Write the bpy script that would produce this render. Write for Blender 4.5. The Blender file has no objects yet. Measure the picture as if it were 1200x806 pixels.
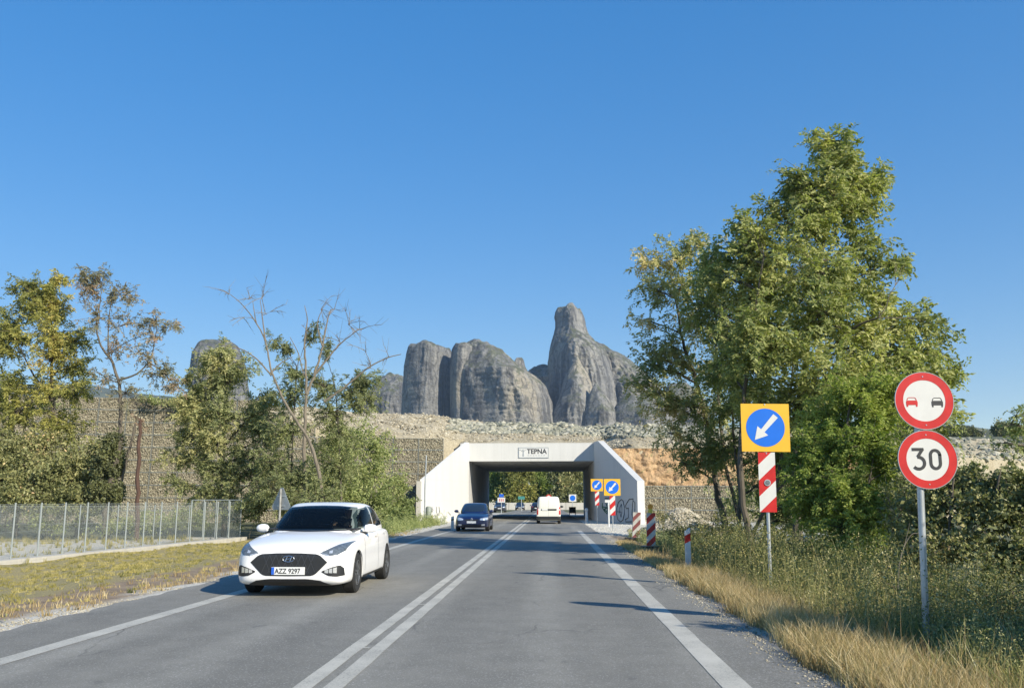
import bpy, bmesh, math, random
import numpy as np
from mathutils import Vector, Matrix, noise
from mathutils.bvhtree import BVHTree
R = math.radians
S = bpy.context.scene
COL = S.collection
random.seed(3)

# ------------------------------------------------------------------ camera
F_PX, EYE, PITCH, YAW = 1050.0, 1.45, R(10.0), R(2.42)
cam = bpy.data.cameras.new("camera")
cam.sensor_width = 36.0
cam.lens = 36.0 * F_PX / 1200.0
cam.clip_start = 0.1
cam.clip_end = 12000
camo = bpy.data.objects.new("camera", cam)
COL.objects.link(camo)
camo.location = (0, 0, EYE)
camo.rotation_euler = (math.pi / 2 + PITCH, 0, YAW)
S.camera = camo

# ------------------------------------------------------------------ sky, sun, exposure
SUN_EL = R(29.3)
SUN_AZ = math.atan2(0.745, -0.667)          # clockwise from +Y
W = bpy.data.worlds.new("World")
S.world = W
W.use_nodes = True
wn = W.node_tree
bg = wn.nodes["Background"]
sky = wn.nodes.new("ShaderNodeTexSky")
sky.sky_type = 'NISHITA'
sky.sun_disc = False
sky.sun_elevation = SUN_EL
sky.sun_rotation = SUN_AZ
sky.altitude = 300
sky.air_density = 1.0
sky.dust_density = 0.1
sky.ozone_density = 2.6
hs = wn.nodes.new("ShaderNodeHueSaturation")
hs.inputs["Saturation"].default_value = 2.16
hs.inputs["Value"].default_value = 1.62
hs.inputs["Hue"].default_value = 0.512
gm = wn.nodes.new("ShaderNodeGamma")           # the camera's flatter sky gradient
gm.inputs["Gamma"].default_value = 0.47
wn.links.new(sky.outputs[0], gm.inputs["Color"])
wn.links.new(gm.outputs[0], hs.inputs["Color"])
wn.links.new(hs.outputs[0], bg.inputs[0])
bg.inputs[1].default_value = 0.14
sl = bpy.data.lights.new("sun", 'SUN')
sl.energy = 4.6
sl.angle = R(0.53)
sl.color = (1.0, 0.915, 0.75)
so = bpy.data.objects.new("sun", sl)
COL.objects.link(so)
sd = Vector((math.sin(SUN_AZ) * math.cos(SUN_EL), math.cos(SUN_AZ) * math.cos(SUN_EL), math.sin(SUN_EL)))
so.rotation_euler = sd.to_track_quat('Z', 'Y').to_euler()
so.location = (30, -30, 40)
S.view_settings.view_transform = 'Standard'
S.view_settings.look = 'None'
S.view_settings.exposure = 0.72
S.view_settings.gamma = 1.0
S.view_settings.use_curve_mapping = False

# pixel of the 1200 px photograph -> point of the place at a given distance
_fw = np.array([-math.sin(YAW) * math.cos(PITCH), math.cos(YAW) * math.cos(PITCH), math.sin(PITCH)])
_rt = np.array([math.cos(YAW), math.sin(YAW), 0.0])
_up = np.cross(_rt, _fw)
def ray(x, y): return _fw * F_PX + _rt * (x - 600) - _up * (y - 403)
def P(x, y, Y):
    r = ray(x, y)
    return np.array([0, 0, EYE]) + r * (Y / r[1])
def pxm(Y): return Y / F_PX * 0.985         # metres per photo pixel at distance Y

# ------------------------------------------------------------------ helpers
def link(name, me, parent=None, mats=(), loc=None, rot=None):
    o = bpy.data.objects.new(name, me)
    COL.objects.link(o)
    if me is not None and len(me.materials) == 0:
        for m in mats: me.materials.append(m)
    if parent is not None: o.parent = parent
    if loc is not None: o.location = loc
    if rot is not None: o.rotation_euler = rot
    return o
def tag(o, label=None, cat=None, group=None, kind=None):
    if label: o['label'] = label
    if cat: o['category'] = cat
    if group: o['group'] = group
    if kind: o['kind'] = kind
    return o
def empty(name, loc, label, cat, group=None, rz=0.0):
    o = bpy.data.objects.new(name, None)
    COL.objects.link(o)
    o.location = loc
    o.rotation_euler = (0, 0, rz)
    o.empty_display_size = 0.2
    return tag(o, label, cat, group)
def np_mesh(name, V, Fq, smooth=False, attrs=None, matidx=None):
    V = np.asarray(V, dtype=np.float32); Fq = np.asarray(Fq, dtype=np.int32)
    k = Fq.shape[1]
    me = bpy.data.meshes.new(name)
    me.vertices.add(len(V)); me.vertices.foreach_set("co", V.ravel())
    me.loops.add(Fq.size); me.loops.foreach_set("vertex_index", Fq.ravel())
    me.polygons.add(len(Fq))
    me.polygons.foreach_set("loop_start", np.arange(0, Fq.size, k, dtype=np.int32))
    me.polygons.foreach_set("loop_total", np.full(len(Fq), k, dtype=np.int32))
    me.polygons.foreach_set("use_smooth", np.full(len(Fq), smooth, dtype=bool))
    if matidx is not None: me.polygons.foreach_set("material_index", np.asarray(matidx, dtype=np.int32))
    if attrs:
        for an, av in attrs.items():
            a = me.attributes.new(an, 'FLOAT', 'POINT')
            a.data.foreach_set("value", np.asarray(av, dtype=np.float32))
    me.update(calc_edges=True)
    me.validate()
    return me
class MB:
    def __init__(s): s.v = []; s.f = []; s.m = []
    def add(s, vs, fs, mi=0):
        b = len(s.v); s.v += [tuple(map(float, v)) for v in vs]
        for f in fs: s.f.append([b + i for i in f]); s.m.append(mi)
        return s
    def box(s, x0, x1, y0, y1, z0, z1, mi=0, M=None):
        vs = [(x, y, z) for z in (z0, z1) for y in (y0, y1) for x in (x0, x1)]
        if M is not None: vs = [tuple(M @ Vector(v)) for v in vs]
        return s.add(vs, [(0, 2, 3, 1), (4, 5, 7, 6), (0, 1, 5, 4), (2, 6, 7, 3), (0, 4, 6, 2), (1, 3, 7, 5)], mi)
    def tube(s, a, b, r0, r1=None, n=10, mi=0, cap=True):
        return s.path([a, b], [r0, r0 if r1 is None else r1], n, mi, cap)
    def path(s, pts, rad, n=8, mi=0, cap=True):
        pts = [Vector(p) for p in pts]
        if not hasattr(rad, '__len__'): rad = [rad] * len(pts)
        vs = []
        for i, p in enumerate(pts):
            t = (pts[min(i + 1, len(pts) - 1)] - pts[max(i - 1, 0)])
            t = t.normalized() if t.length > 1e-9 else Vector((0, 0, 1))
            u = t.cross(Vector((0, 0, 1)) if abs(t.z) < 0.9 else Vector((1, 0, 0))).normalized()
            w = t.cross(u)
            for k in range(n):
                a = 2 * math.pi * k / n
                vs.append(p + (u * math.cos(a) + w * math.sin(a)) * rad[i])
        fs = []
        for i in range(len(pts) - 1):
            for k in range(n):
                fs.append((i * n + k, i * n + (k + 1) % n, (i + 1) * n + (k + 1) % n, (i + 1) * n + k))
        if cap:
            fs.append(tuple(range(n)))
            fs.append(tuple(reversed(range((len(pts) - 1) * n, len(pts) * n))))
        return s.add(vs, fs, mi)
    def prism(s, poly, y0, y1, mi=0):          # poly in x,z ; thickness along y
        n = len(poly)
        vs = [(x, y0, z) for x, z in poly] + [(x, y1, z) for x, z in poly]
        fs = [tuple(range(n)), tuple(reversed(range(n, 2 * n)))]
        fs += [(i, i + n, (i + 1) % n + n, (i + 1) % n) for i in range(n)]
        return s.add(vs, fs, mi)
    def mesh(s, name, smooth=False, mats=()):
        me = bpy.data.meshes.new(name)
        me.from_pydata(s.v, [], s.f)
        me.polygons.foreach_set("material_index", s.m)
        bm = bmesh.new(); bm.from_mesh(me); bmesh.ops.recalc_face_normals(bm, faces=bm.faces); bm.to_mesh(me); bm.free()
        me.polygons.foreach_set("use_smooth", [smooth] * len(me.polygons))
        if smooth:
            try: me.set_sharp_from_angle(angle=R(40))
            except Exception: pass
        for m in mats: me.materials.append(m)
        return me
    def build(s, name, mats, parent=None, smooth=False, **k):
        if not isinstance(mats, (list, tuple)): mats = [mats]
        return link(name, s.mesh(name, smooth, mats), parent, **k)

# ------------------------------------------------------------------ materials
def newmat(name):
    m = bpy.data.materials.new(name); m.use_nodes = True
    nt = m.node_tree
    return m, nt, nt.nodes["Principled BSDF"]
def N(nt, typ, **kw):
    n = nt.nodes.new(typ)
    for k, v in kw.items():
        if k in n.inputs: n.inputs[k].default_value = v
        else: setattr(n, k, v)
    return n
def coords(nt, scale=(1, 1, 1), obj=True):
    tc = N(nt, "ShaderNodeTexCoord")
    mp = N(nt, "ShaderNodeMapping"); mp.inputs["Scale"].default_value = scale
    nt.links.new(tc.outputs["Object"], mp.inputs[0])
    return mp.outputs[0]
def noise_n(nt, co, sc, det=4, rough=0.55):
    n = N(nt, "ShaderNodeTexNoise"); n.inputs["Scale"].default_value = sc
    n.inputs["Detail"].default_value = det; n.inputs["Roughness"].default_value = rough
    nt.links.new(co, n.inputs["Vector"])
    return n.outputs["Fac"]
def ramp(nt, fac, stops):
    r = N(nt, "ShaderNodeValToRGB")
    e = r.color_ramp.elements
    while len(e) < len(stops): e.new(0.5)
    for i, (p, c) in enumerate(stops):
        e[i].position = p; e[i].color = (c[0], c[1], c[2], 1) if hasattr(c, '__len__') else (c, c, c, 1)
    nt.links.new(fac, r.inputs[0])
    return r.outputs[0]
def mix(nt, fac, a, b, mode='MIX'):
    m = N(nt, "ShaderNodeMix", data_type='RGBA', blend_type=mode)
    if isinstance(fac, (int, float)): m.inputs[0].default_value = fac
    else: nt.links.new(fac, m.inputs[0])
    for i, x in ((6, a), (7, b)):
        if hasattr(x, 'is_output'): nt.links.new(x, m.inputs[i])
        else: m.inputs[i].default_value = (x[0], x[1], x[2], 1)
    return m.outputs[2]
def bump(nt, b, h, strength=0.3, dist=0.02):
    n = N(nt, "ShaderNodeBump"); n.inputs["Strength"].default_value = strength; n.inputs["Distance"].default_value = dist
    nt.links.new(h, n.inputs["Height"]); nt.links.new(n.outputs[0], b.inputs["Normal"])
def plain(name, col, rough=0.5, metal=0.0, var=0.08, sc=6.0, coat=0.0, spec=0.5, stretch=(1, 1, 1)):
    m, nt, b = newmat(name)
    co = coords(nt, stretch)
    f = noise_n(nt, co, sc, 5)
    lo = [c * (1 - var) for c in col]; hi = [min(1, c * (1 + var)) for c in col]
    nt.links.new(ramp(nt, f, [(0.3, lo), (0.7, hi)]), b.inputs["Base Color"])
    b.inputs["Roughness"].default_value = rough; b.inputs["Metallic"].default_value = metal
    b.inputs["Coat Weight"].default_value = coat
    b.inputs["Specular IOR Level"].default_value = spec
    return m
def attr(nt, name):
    a = N(nt, "ShaderNodeAttribute"); a.attribute_name = name
    return a.outputs["Fac"]
def leafmat(name, stops, trans=0.42, rough=0.55):
    m, nt, b = newmat(name)
    c = ramp(nt, attr(nt, "tint"), stops)
    nt.links.new(c, b.inputs["Base Color"])
    b.inputs["Roughness"].default_value = rough
    b.inputs["Specular IOR Level"].default_value = 0.25
    t = N(nt, "ShaderNodeBsdfTranslucent")
    tc = mix(nt, 1.0, c, (1.0, 1.15, 0.55), 'MULTIPLY')
    nt.links.new(tc, t.inputs[0])
    mx = N(nt, "ShaderNodeMixShader"); mx.inputs[0].default_value = trans
    nt.links.new(b.outputs[0], mx.inputs[1]); nt.links.new(t.outputs[0], mx.inputs[2])
    nt.links.new(mx.outputs[0], nt.nodes["Material Output"].inputs[0])
    return m
def stonemat(name, stops, rough=0.9):
    m, nt, b = newmat(name)
    c = ramp(nt, attr(nt, "tint"), stops)
    f = noise_n(nt, coords(nt), 18, 4)
    c2 = mix(nt, 1.0, c, ramp(nt, f, [(0.3, 0.78), (0.7, 1.15)]), 'MULTIPLY')
    nt.links.new(c2, b.inputs["Base Color"]); b.inputs["Roughness"].default_value = rough
    return m

def asphalt():
    m, nt, b = newmat("asphalt")
    co = coords(nt)
    big = noise_n(nt, coords(nt, (1, 0.12, 1)), 0.9, 4)
    mid = noise_n(nt, co, 2.2, 5, 0.6)
    fine = noise_n(nt, co, 75, 3, 0.7)
    vor = N(nt, "ShaderNodeTexVoronoi"); vor.inputs["Scale"].default_value = 85; nt.links.new(co, vor.inputs["Vector"])
    c = ramp(nt, big, [(0.3, (0.160, 0.155, 0.136)), (0.72, (0.226, 0.218, 0.190))])
    c = mix(nt, 1.0, c, ramp(nt, mid, [(0.25, 0.86), (0.75, 1.13)]), 'MULTIPLY')
    c = mix(nt, 1.0, c, ramp(nt, fine, [(0.3, 0.72), (0.7, 1.3)]), 'MULTIPLY')
    # pale worn aggregate, more of it along the right-hand border
    sx = N(nt, "ShaderNodeSeparateXYZ"); nt.links.new(co, sx.inputs[0])
    mr = N(nt, "ShaderNodeMapRange"); mr.inputs["From Min"].default_value = 1.5; mr.inputs["From Max"].default_value = 2.3
    mr.inputs["To Min"].default_value = 0.30; mr.inputs["To Max"].default_value = 0.46
    nt.links.new(sx.outputs["X"], mr.inputs[0])
    sepc = N(nt, "ShaderNodeSeparateColor"); nt.links.new(vor.outputs["Color"], sepc.inputs[0])
    cmp_ = N(nt, "ShaderNodeMath", operation='LESS_THAN'); nt.links.new(sepc.outputs[0], cmp_.inputs[0])
    sub = N(nt, "ShaderNodeMath", operation='SUBTRACT'); sub.inputs[1].default_value = 0.22; nt.links.new(mr.outputs[0], sub.inputs[0])
    nt.links.new(sub.outputs[0], cmp_.inputs[1])
    c = mix(nt, cmp_.outputs[0], c, (0.30, 0.29, 0.27))
    # polished wheel tracks, tar seams
    ws = N(nt, "ShaderNodeMath", operation='MULTIPLY_ADD'); ws.inputs[1].default_value = 4.05; ws.inputs[2].default_value = 2.1
    nt.links.new(sx.outputs["X"], ws.inputs[0])
    sn = N(nt, "ShaderNodeMath", operation='SINE'); nt.links.new(ws.outputs[0], sn.inputs[0])
    tr = N(nt, "ShaderNodeMath", operation='MULTIPLY'); nt.links.new(sn.outputs[0], tr.inputs[0]); nt.links.new(noise_n(nt, coords(nt, (1, 0.06, 1)), 1.3, 5, 0.6), tr.inputs[1])
    c = mix(nt, 1.0, c, ramp(nt, tr.outputs[0], [(0.0, 0.93), (0.25, 1.0), (0.6, 1.16)]), 'MULTIPLY')
    spots = noise_n(nt, coords(nt, (1, 0.5, 1)), 3.6, 3, 0.5)
    c = mix(nt, ramp(nt, spots, [(0.66, 0.0), (0.74, 0.35)]), c, (0.06, 0.06, 0.058))
    w = N(nt, "ShaderNodeTexVoronoi", feature='DISTANCE_TO_EDGE'); w.inputs["Scale"].default_value = 0.45
    dn = N(nt, "ShaderNodeTexNoise"); dn.inputs["Scale"].default_value = 1.5; nt.links.new(co, dn.inputs["Vector"])
    dm = mix(nt, 0.35, coords(nt, (1, 0.35, 1)), dn.outputs["Color"], 'ADD')
    nt.links.new(dm, w.inputs["Vector"])
    crack = ramp(nt, w.outputs["Distance"], [(0.0, 1.0), (0.006, 0.0)])
    cm = N(nt, "ShaderNodeMath", operation='MULTIPLY'); nt.links.new(crack, cm.inputs[0])
    nt.links.new(ramp(nt, noise_n(nt, co, 0.35, 2), [(0.52, 0.0), (0.62, 0.65)]), cm.inputs[1])
    c = mix(nt, cm.outputs[0], c, (0.045, 0.045, 0.045))
    nt.links.new(c, b.inputs["Base Color"])
    b.inputs["Roughness"].default_value = 0.86
    bump(nt, b, fine, 0.5, 0.01)
    return m
def linepaint():
    m, nt, b = newmat("road_paint")
    co = coords(nt)
    f = noise_n(nt, co, 55, 4, 0.75); g = noise_n(nt, co, 1.6, 4, 0.6)
    c = ramp(nt, g, [(0.3, (0.39, 0.375, 0.325)), (0.7, (0.52, 0.50, 0.435))])
    mu = N(nt, "ShaderNodeMath", operation='MULTIPLY')
    nt.links.new(ramp(nt, f, [(0.50, 0.0), (0.60, 1.0)]), mu.inputs[0]); nt.links.new(ramp(nt, g, [(0.35, 0.75), (0.65, 0.12)]), mu.inputs[1])
    c = mix(nt, mu.outputs[0], c, (0.16, 0.16, 0.155))
    nt.links.new(c, b.inputs["Base Color"]); b.inputs["Roughness"].default_value = 0.75
    bump(nt, b, f, 0.3, 0.005)
    return m
def ground():
    m, nt, b = newmat("ground")
    co = coords(nt)
    big = noise_n(nt, co, 0.35, 5, 0.6); mid = noise_n(nt, co, 2.5, 5, 0.65); fine = noise_n(nt, co, 30, 4, 0.7)
    soil = ramp(nt, mid, [(0.3, (0.19, 0.135, 0.09)), (0.55, (0.30, 0.225, 0.15)), (0.75, (0.37, 0.29, 0.19))])
    dry = ramp(nt, fine, [(0.3, (0.22, 0.185, 0.075)), (0.7, (0.40, 0.33, 0.16))])
    sxx = N(nt, "ShaderNodeSeparateXYZ"); nt.links.new(co, sxx.inputs[0])
    vr = N(nt, "ShaderNodeMapRange"); vr.inputs["From Min"].default_value = -8.2; vr.inputs["From Max"].default_value = -9.6; nt.links.new(sxx.outputs["X"], vr.inputs[0])
    dd = N(nt, "ShaderNodeMath", operation='ADD'); nt.links.new(vr.outputs[0], dd.inputs[0]); nt.links.new(big, dd.inputs[1])
    c = mix(nt, ramp(nt, dd.outputs[0], [(0.55, 0.0), (0.95, 1.0)]), soil, dry)
    grav = ramp(nt, fine, [(0.25, (0.40, 0.375, 0.32)), (0.5, (0.55, 0.52, 0.45)), (0.8, (0.66, 0.63, 0.56))])
    c = mix(nt, attr(nt, "gravel"), c, grav)
    far = ramp(nt, mid, [(0.3, (0.05, 0.065, 0.025)), (0.7, (0.13, 0.13, 0.06))])
    c = mix(nt, attr(nt, "green"), c, far)
    c = mix(nt, 1.0, c, ramp(nt, fine, [(0.3, 0.8), (0.7, 1.15)]), 'MULTIPLY')
    nt.links.new(c, b.inputs["Base Color"]); b.inputs["Roughness"].default_value = 0.95
    bump(nt, b, fine, 0.8, 0.03)
    return m
def concrete(name, col, dirt=0.12):
    m, nt, b = newmat(name)
    co = coords(nt)
    g = noise_n(nt, co, 0.45, 5, 0.6); f = noise_n(nt, co, 25, 4)
    st = noise_n(nt, coords(nt, (1.2, 1.2, 0.12)), 1.8, 4, 0.6)
    c = ramp(nt, g, [(0.3, [x * (1 - dirt) for x in col]), (0.7, col)])
    c = mix(nt, 1.0, c, ramp(nt, st, [(0.35, 1 - dirt * 0.9), (0.6, 1.0)]), 'MULTIPLY')
    c = mix(nt, 1.0, c, ramp(nt, f, [(0.3, 0.95), (0.7, 1.03)]), 'MULTIPLY')
    sz = N(nt, "ShaderNodeSeparateXYZ"); nt.links.new(co, sz.inputs[0])         # formwork joints and tie holes
    fr = N(nt, "ShaderNodeMath", operation='FRACT'); dv = N(nt, "ShaderNodeMath", operation='DIVIDE'); dv.inputs[1].default_value = 1.55
    nt.links.new(sz.outputs["Z"], dv.inputs[0]); nt.links.new(dv.outputs[0], fr.inputs[0])
    c = mix(nt, 1.0, c, ramp(nt, fr.outputs[0], [(0.0, 0.80), (0.018, 1.0)]), 'MULTIPLY')
    fy = N(nt, "ShaderNodeMath", operation='FRACT'); dy2 = N(nt, "ShaderNodeMath", operation='DIVIDE'); dy2.inputs[1].default_value = 2.45
    sxy = N(nt, "ShaderNodeMath", operation='SUBTRACT'); nt.links.new(sz.outputs["Y"], sxy.inputs[0]); nt.links.new(sz.outputs["X"], sxy.inputs[1])
    nt.links.new(sxy.outputs[0], dy2.inputs[0]); nt.links.new(dy2.outputs[0], fy.inputs[0])
    c = mix(nt, 1.0, c, ramp(nt, fy.outputs[0], [(0.0, 0.83), (0.014, 1.0)]), 'MULTIPLY')
    nt.links.new(c, b.inputs["Base Color"]); b.inputs["Roughness"].default_value = 0.85
    bump(nt, b, f, 0.15, 0.01)
    return m
def earthslope():
    m, nt, b = newmat("embankment_fill")
    co = coords(nt)
    g = noise_n(nt, co, 0.5, 5, 0.6); f = noise_n(nt, co, 5, 6, 0.75)
    c = ramp(nt, g, [(0.3, (0.36, 0.305, 0.20)), (0.7, (0.47, 0.42, 0.31))])
    c = mix(nt, 1.0, c, ramp(nt, f, [(0.3, 0.62), (0.7, 1.22)]), 'MULTIPLY')
    nt.links.new(c, b.inputs["Base Color"]); b.inputs["Roughness"].default_value = 0.95
    bump(nt, b, f, 0.9, 0.15)
    return m
def orange_earth():
    m, nt, b = newmat("ochre_earth")
    co = coords(nt)
    g = noise_n(nt, co, 1.1, 5, 0.6); f = noise_n(nt, co, 9, 6, 0.75)
    c = ramp(nt, g, [(0.3, (0.37, 0.235, 0.125)), (0.7, (0.50, 0.345, 0.20))])
    c = mix(nt, 1.0, c, ramp(nt, f, [(0.28, 0.5), (0.7, 1.25)]), 'MULTIPLY')
    gr = noise_n(nt, co, 2.3, 5, 0.7)
    c = mix(nt, ramp(nt, gr, [(0.60, 0.0), (0.68, 0.8)]), c, (0.13, 0.14, 0.05))
    nt.links.new(c, b.inputs["Base Color"]); b.inputs["Roughness"].default_value = 0.95
    bump(nt, b, f, 0.9, 0.06)
    return m
def rockmat(name, a, bcol, tan, streak=(0.085, 0.087, 0.092)):
    m, nt, b = newmat(name)
    co = coords(nt)
    v = noise_n(nt, coords(nt, (1, 1, 0.07)), 0.07, 6, 0.66)
    h = noise_n(nt, coords(nt, (0.06, 0.06, 1)), 0.16, 5, 0.6)
    g = noise_n(nt, co, 0.012, 5, 0.55); f = noise_n(nt, co, 0.22, 6, 0.7)
    c = ramp(nt, g, [(0.35, a), (0.62, bcol)])
    c = mix(nt, ramp(nt, v, [(0.40, 0.9), (0.52, 0.0)]), c, streak)
    c = mix(nt, ramp(nt, noise_n(nt, coords(nt, (1, 1, 0.35)), 0.018, 5, 0.6), [(0.50, 0.0), (0.63, 0.8)]), c, tan)
    vz = N(nt, "ShaderNodeTexVoronoi", feature='DISTANCE_TO_EDGE'); vz.inputs["Scale"].default_value = 0.055
    nzc = N(nt, "ShaderNodeTexNoise"); nzc.inputs["Scale"].default_value = 0.06; nzc.inputs["Detail"].default_value = 4; nt.links.new(co, nzc.inputs["Vector"])
    vv = N(nt, "ShaderNodeVectorMath", operation='MULTIPLY_ADD'); vv.inputs[1].default_value = (26, 26, 3); nt.links.new(nzc.outputs["Color"], vv.inputs[0]); nt.links.new(coords(nt, (1, 1, 0.16)), vv.inputs[2])
    nt.links.new(vv.outputs[0], vz.inputs["Vector"])
    c = mix(nt, ramp(nt, vz.outputs["Distance"], [(0.0, 0.75), (0.07, 0.0)]), c, (0.07, 0.07, 0.07))
    scrub = noise_n(nt, co, 0.09, 5, 0.7)
    gn = N(nt, "ShaderNodeNewGeometry"); gs = N(nt, "ShaderNodeSeparateXYZ"); nt.links.new(gn.outputs["Normal"], gs.inputs[0])
    sm_ = N(nt, "ShaderNodeMath", operation='MULTIPLY'); nt.links.new(ramp(nt, scrub, [(0.45, 0.0), (0.55, 1.0)]), sm_.inputs[0]); nt.links.new(ramp(nt, gs.outputs["Z"], [(0.35, 0.0), (0.6, 0.85)]), sm_.inputs[1])
    c = mix(nt, sm_.outputs[0], c, (0.09, 0.10, 0.05))
    c = mix(nt, 1.0, c, ramp(nt, h, [(0.36, 0.86), (0.5, 1.0), (0.64, 1.07)]), 'MULTIPLY')
    c = mix(nt, 1.0, c, ramp(nt, f, [(0.3, 0.72), (0.7, 1.2)]), 'MULTIPLY')
    nt.links.new(c, b.inputs["Base Color"]); b.inputs["Roughness"].default_value = 0.95
    add = N(nt, "ShaderNodeMath", operation='ADD'); nt.links.new(f, add.inputs[0]); nt.links.new(v, add.inputs[1])
    bump(nt, b, add.outputs[0], 0.8, 6.0)
    return m
def carpaint(name, col, var=0.02):
    m = plain(name, col, 0.32, 0.0, var, 3.0, coat=0.6)
    return m

M = dict(
    asphalt=asphalt(), line=linepaint(), ground=ground(),
    white_conc=concrete("white_concrete", (0.58, 0.58, 0.56), 0.05), grey_conc=concrete("grey_concrete", (0.56, 0.56, 0.55), 0.18),
    pale_conc=concrete("pale_concrete", (0.5, 0.48, 0.43), 0.15),
    fill=earthslope(), ochre=orange_earth(),
    galv=plain("galvanised_steel", (0.50, 0.53, 0.55), 0.42, 0.7, 0.15, 9, stretch=(1, 1, 0.3)),
    zinc=plain("zinc_wire", (0.33, 0.365, 0.36), 0.5, 0.3, 0.1),
    red=plain("sign_red", (0.50, 0.022, 0.02), 0.35, 0, 0.14, 7), white=plain("sign_white", (0.60, 0.60, 0.58), 0.4, 0, 0.04, 6),
    black=plain("sign_black", (0.025, 0.027, 0.03), 0.5), blue=plain("sign_blue", (0.012, 0.14, 0.62), 0.35, 0, 0.05, 4),
    yellow=plain("sign_yellow", (0.72, 0.41, 0.03), 0.38, 0, 0.05, 4), back=plain("sign_back", (0.32, 0.35, 0.37), 0.5, 0.3, 0.12),
    orange=plain("lamp_orange", (0.95, 0.36, 0.03), 0.25, 0, 0.08), lampyel=plain("lamp_yellow", (0.9, 0.70, 0.10), 0.35),
    rust=plain("dull_red", (0.12, 0.018, 0.02), 0.6, 0, 0.25), plast=plain("dull_white_plastic", (0.30, 0.30, 0.29), 0.6, 0, 0.3),
    greyposts=plain("delineator_white", (0.66, 0.67, 0.66), 0.5, 0, 0.1),
    bark=plain("bark", (0.10, 0.085, 0.065), 0.9, 0, 0.4, 9, stretch=(1, 1, 0.25)),
    palebark=plain("pale_bark", (0.17, 0.145, 0.11), 0.9, 0, 0.3, 9, stretch=(1, 1, 0.25)),
    brownbark=plain("red_brown_bark", (0.075, 0.042, 0.03), 0.9, 0, 0.3, 9, stretch=(1, 1, 0.25)),
    darkgrey=plain("dark_plastic", (0.02, 0.021, 0.023), 0.45), tyre=plain("tyre_rubber", (0.018, 0.018, 0.018), 0.8, 0, 0.2, 20),
    glass=plain("tinted_glass", (0.016, 0.022, 0.03), 0.06, 0, 0.1, spec=0.9), chrome=plain("chrome", (0.75, 0.76, 0.78), 0.18, 1.0, 0.03),
    rim=plain("alloy_rim", (0.30, 0.31, 0.32), 0.3, 0.8, 0.08), lamp=plain("lamp_glass", (0.10, 0.12, 0.14), 0.08, 0, 0.3, 25, spec=0.9),
    lampbright=plain("lamp_reflector", (0.75, 0.77, 0.78), 0.12, 0.6, 0.2, 40), plate=plain("plate_white", (0.72, 0.73, 0.72), 0.4, 0, 0.02),
    plateblue=plain("plate_blue", (0.02, 0.11, 0.55), 0.4), tail=plain("tail_lamp_red", (0.45, 0.02, 0.02), 0.2),
    wpaint=carpaint("white_paint", (0.80, 0.80, 0.80)), bpaint=carpaint("deep_blue_paint", (0.008, 0.022, 0.11)),
    dpaint=carpaint("dark_paint", (0.016, 0.02, 0.035)), gpaint=carpaint("dark_grey_paint", (0.03, 0.035, 0.045)),
    vpaint=carpaint("off_white_paint", (0.70, 0.69, 0.62)), graf=plain("black_spray", (0.02, 0.025, 0.02), 0.7), grafg=plain("green_spray", (0.03, 0.14, 0.07), 0.7),
    teal=plain("sign_teal", (0.05, 0.22, 0.20), 0.5), roofdark=plain("roof_shade", (0.18, 0.13, 0.1), 0.8),
)
M['stone'] = stonemat("gabion_stone", [(0.0, (0.172, 0.161, 0.114)), (0.35, (0.284, 0.256, 0.180)), (0.7, (0.353, 0.321, 0.229)), (1.0, (0.447, 0.417, 0.310))])
M['rubble'] = stonemat("rubble_stone", [(0.0, (0.13, 0.135, 0.11)), (0.35, (0.23, 0.235, 0.185)), (0.7, (0.32, 0.31, 0.24)), (1.0, (0.45, 0.43, 0.35))])
M['gravelst'] = stonemat("gravel_stone", [(0.0, (0.23, 0.20, 0.145)), (0.5, (0.38, 0.34, 0.25)), (1.0, (0.52, 0.475, 0.375))])
M['whitegrav'] = stonemat("white_gravel", [(0.0, (0.40, 0.38, 0.32)), (1.0, (0.68, 0.66, 0.58))])
M['gapdark'] = plain("gabion_core", (0.20, 0.175, 0.13), 0.95, 0, 0.3)
M['rockA'] = rockmat("conglomerate", (0.217, 0.217, 0.213), (0.287, 0.280, 0.259), (0.378, 0.336, 0.259))
M['rockB'] = rockmat("weathered_conglomerate", (0.182, 0.185, 0.185), (0.245, 0.241, 0.227), (0.329, 0.294, 0.231))
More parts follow.
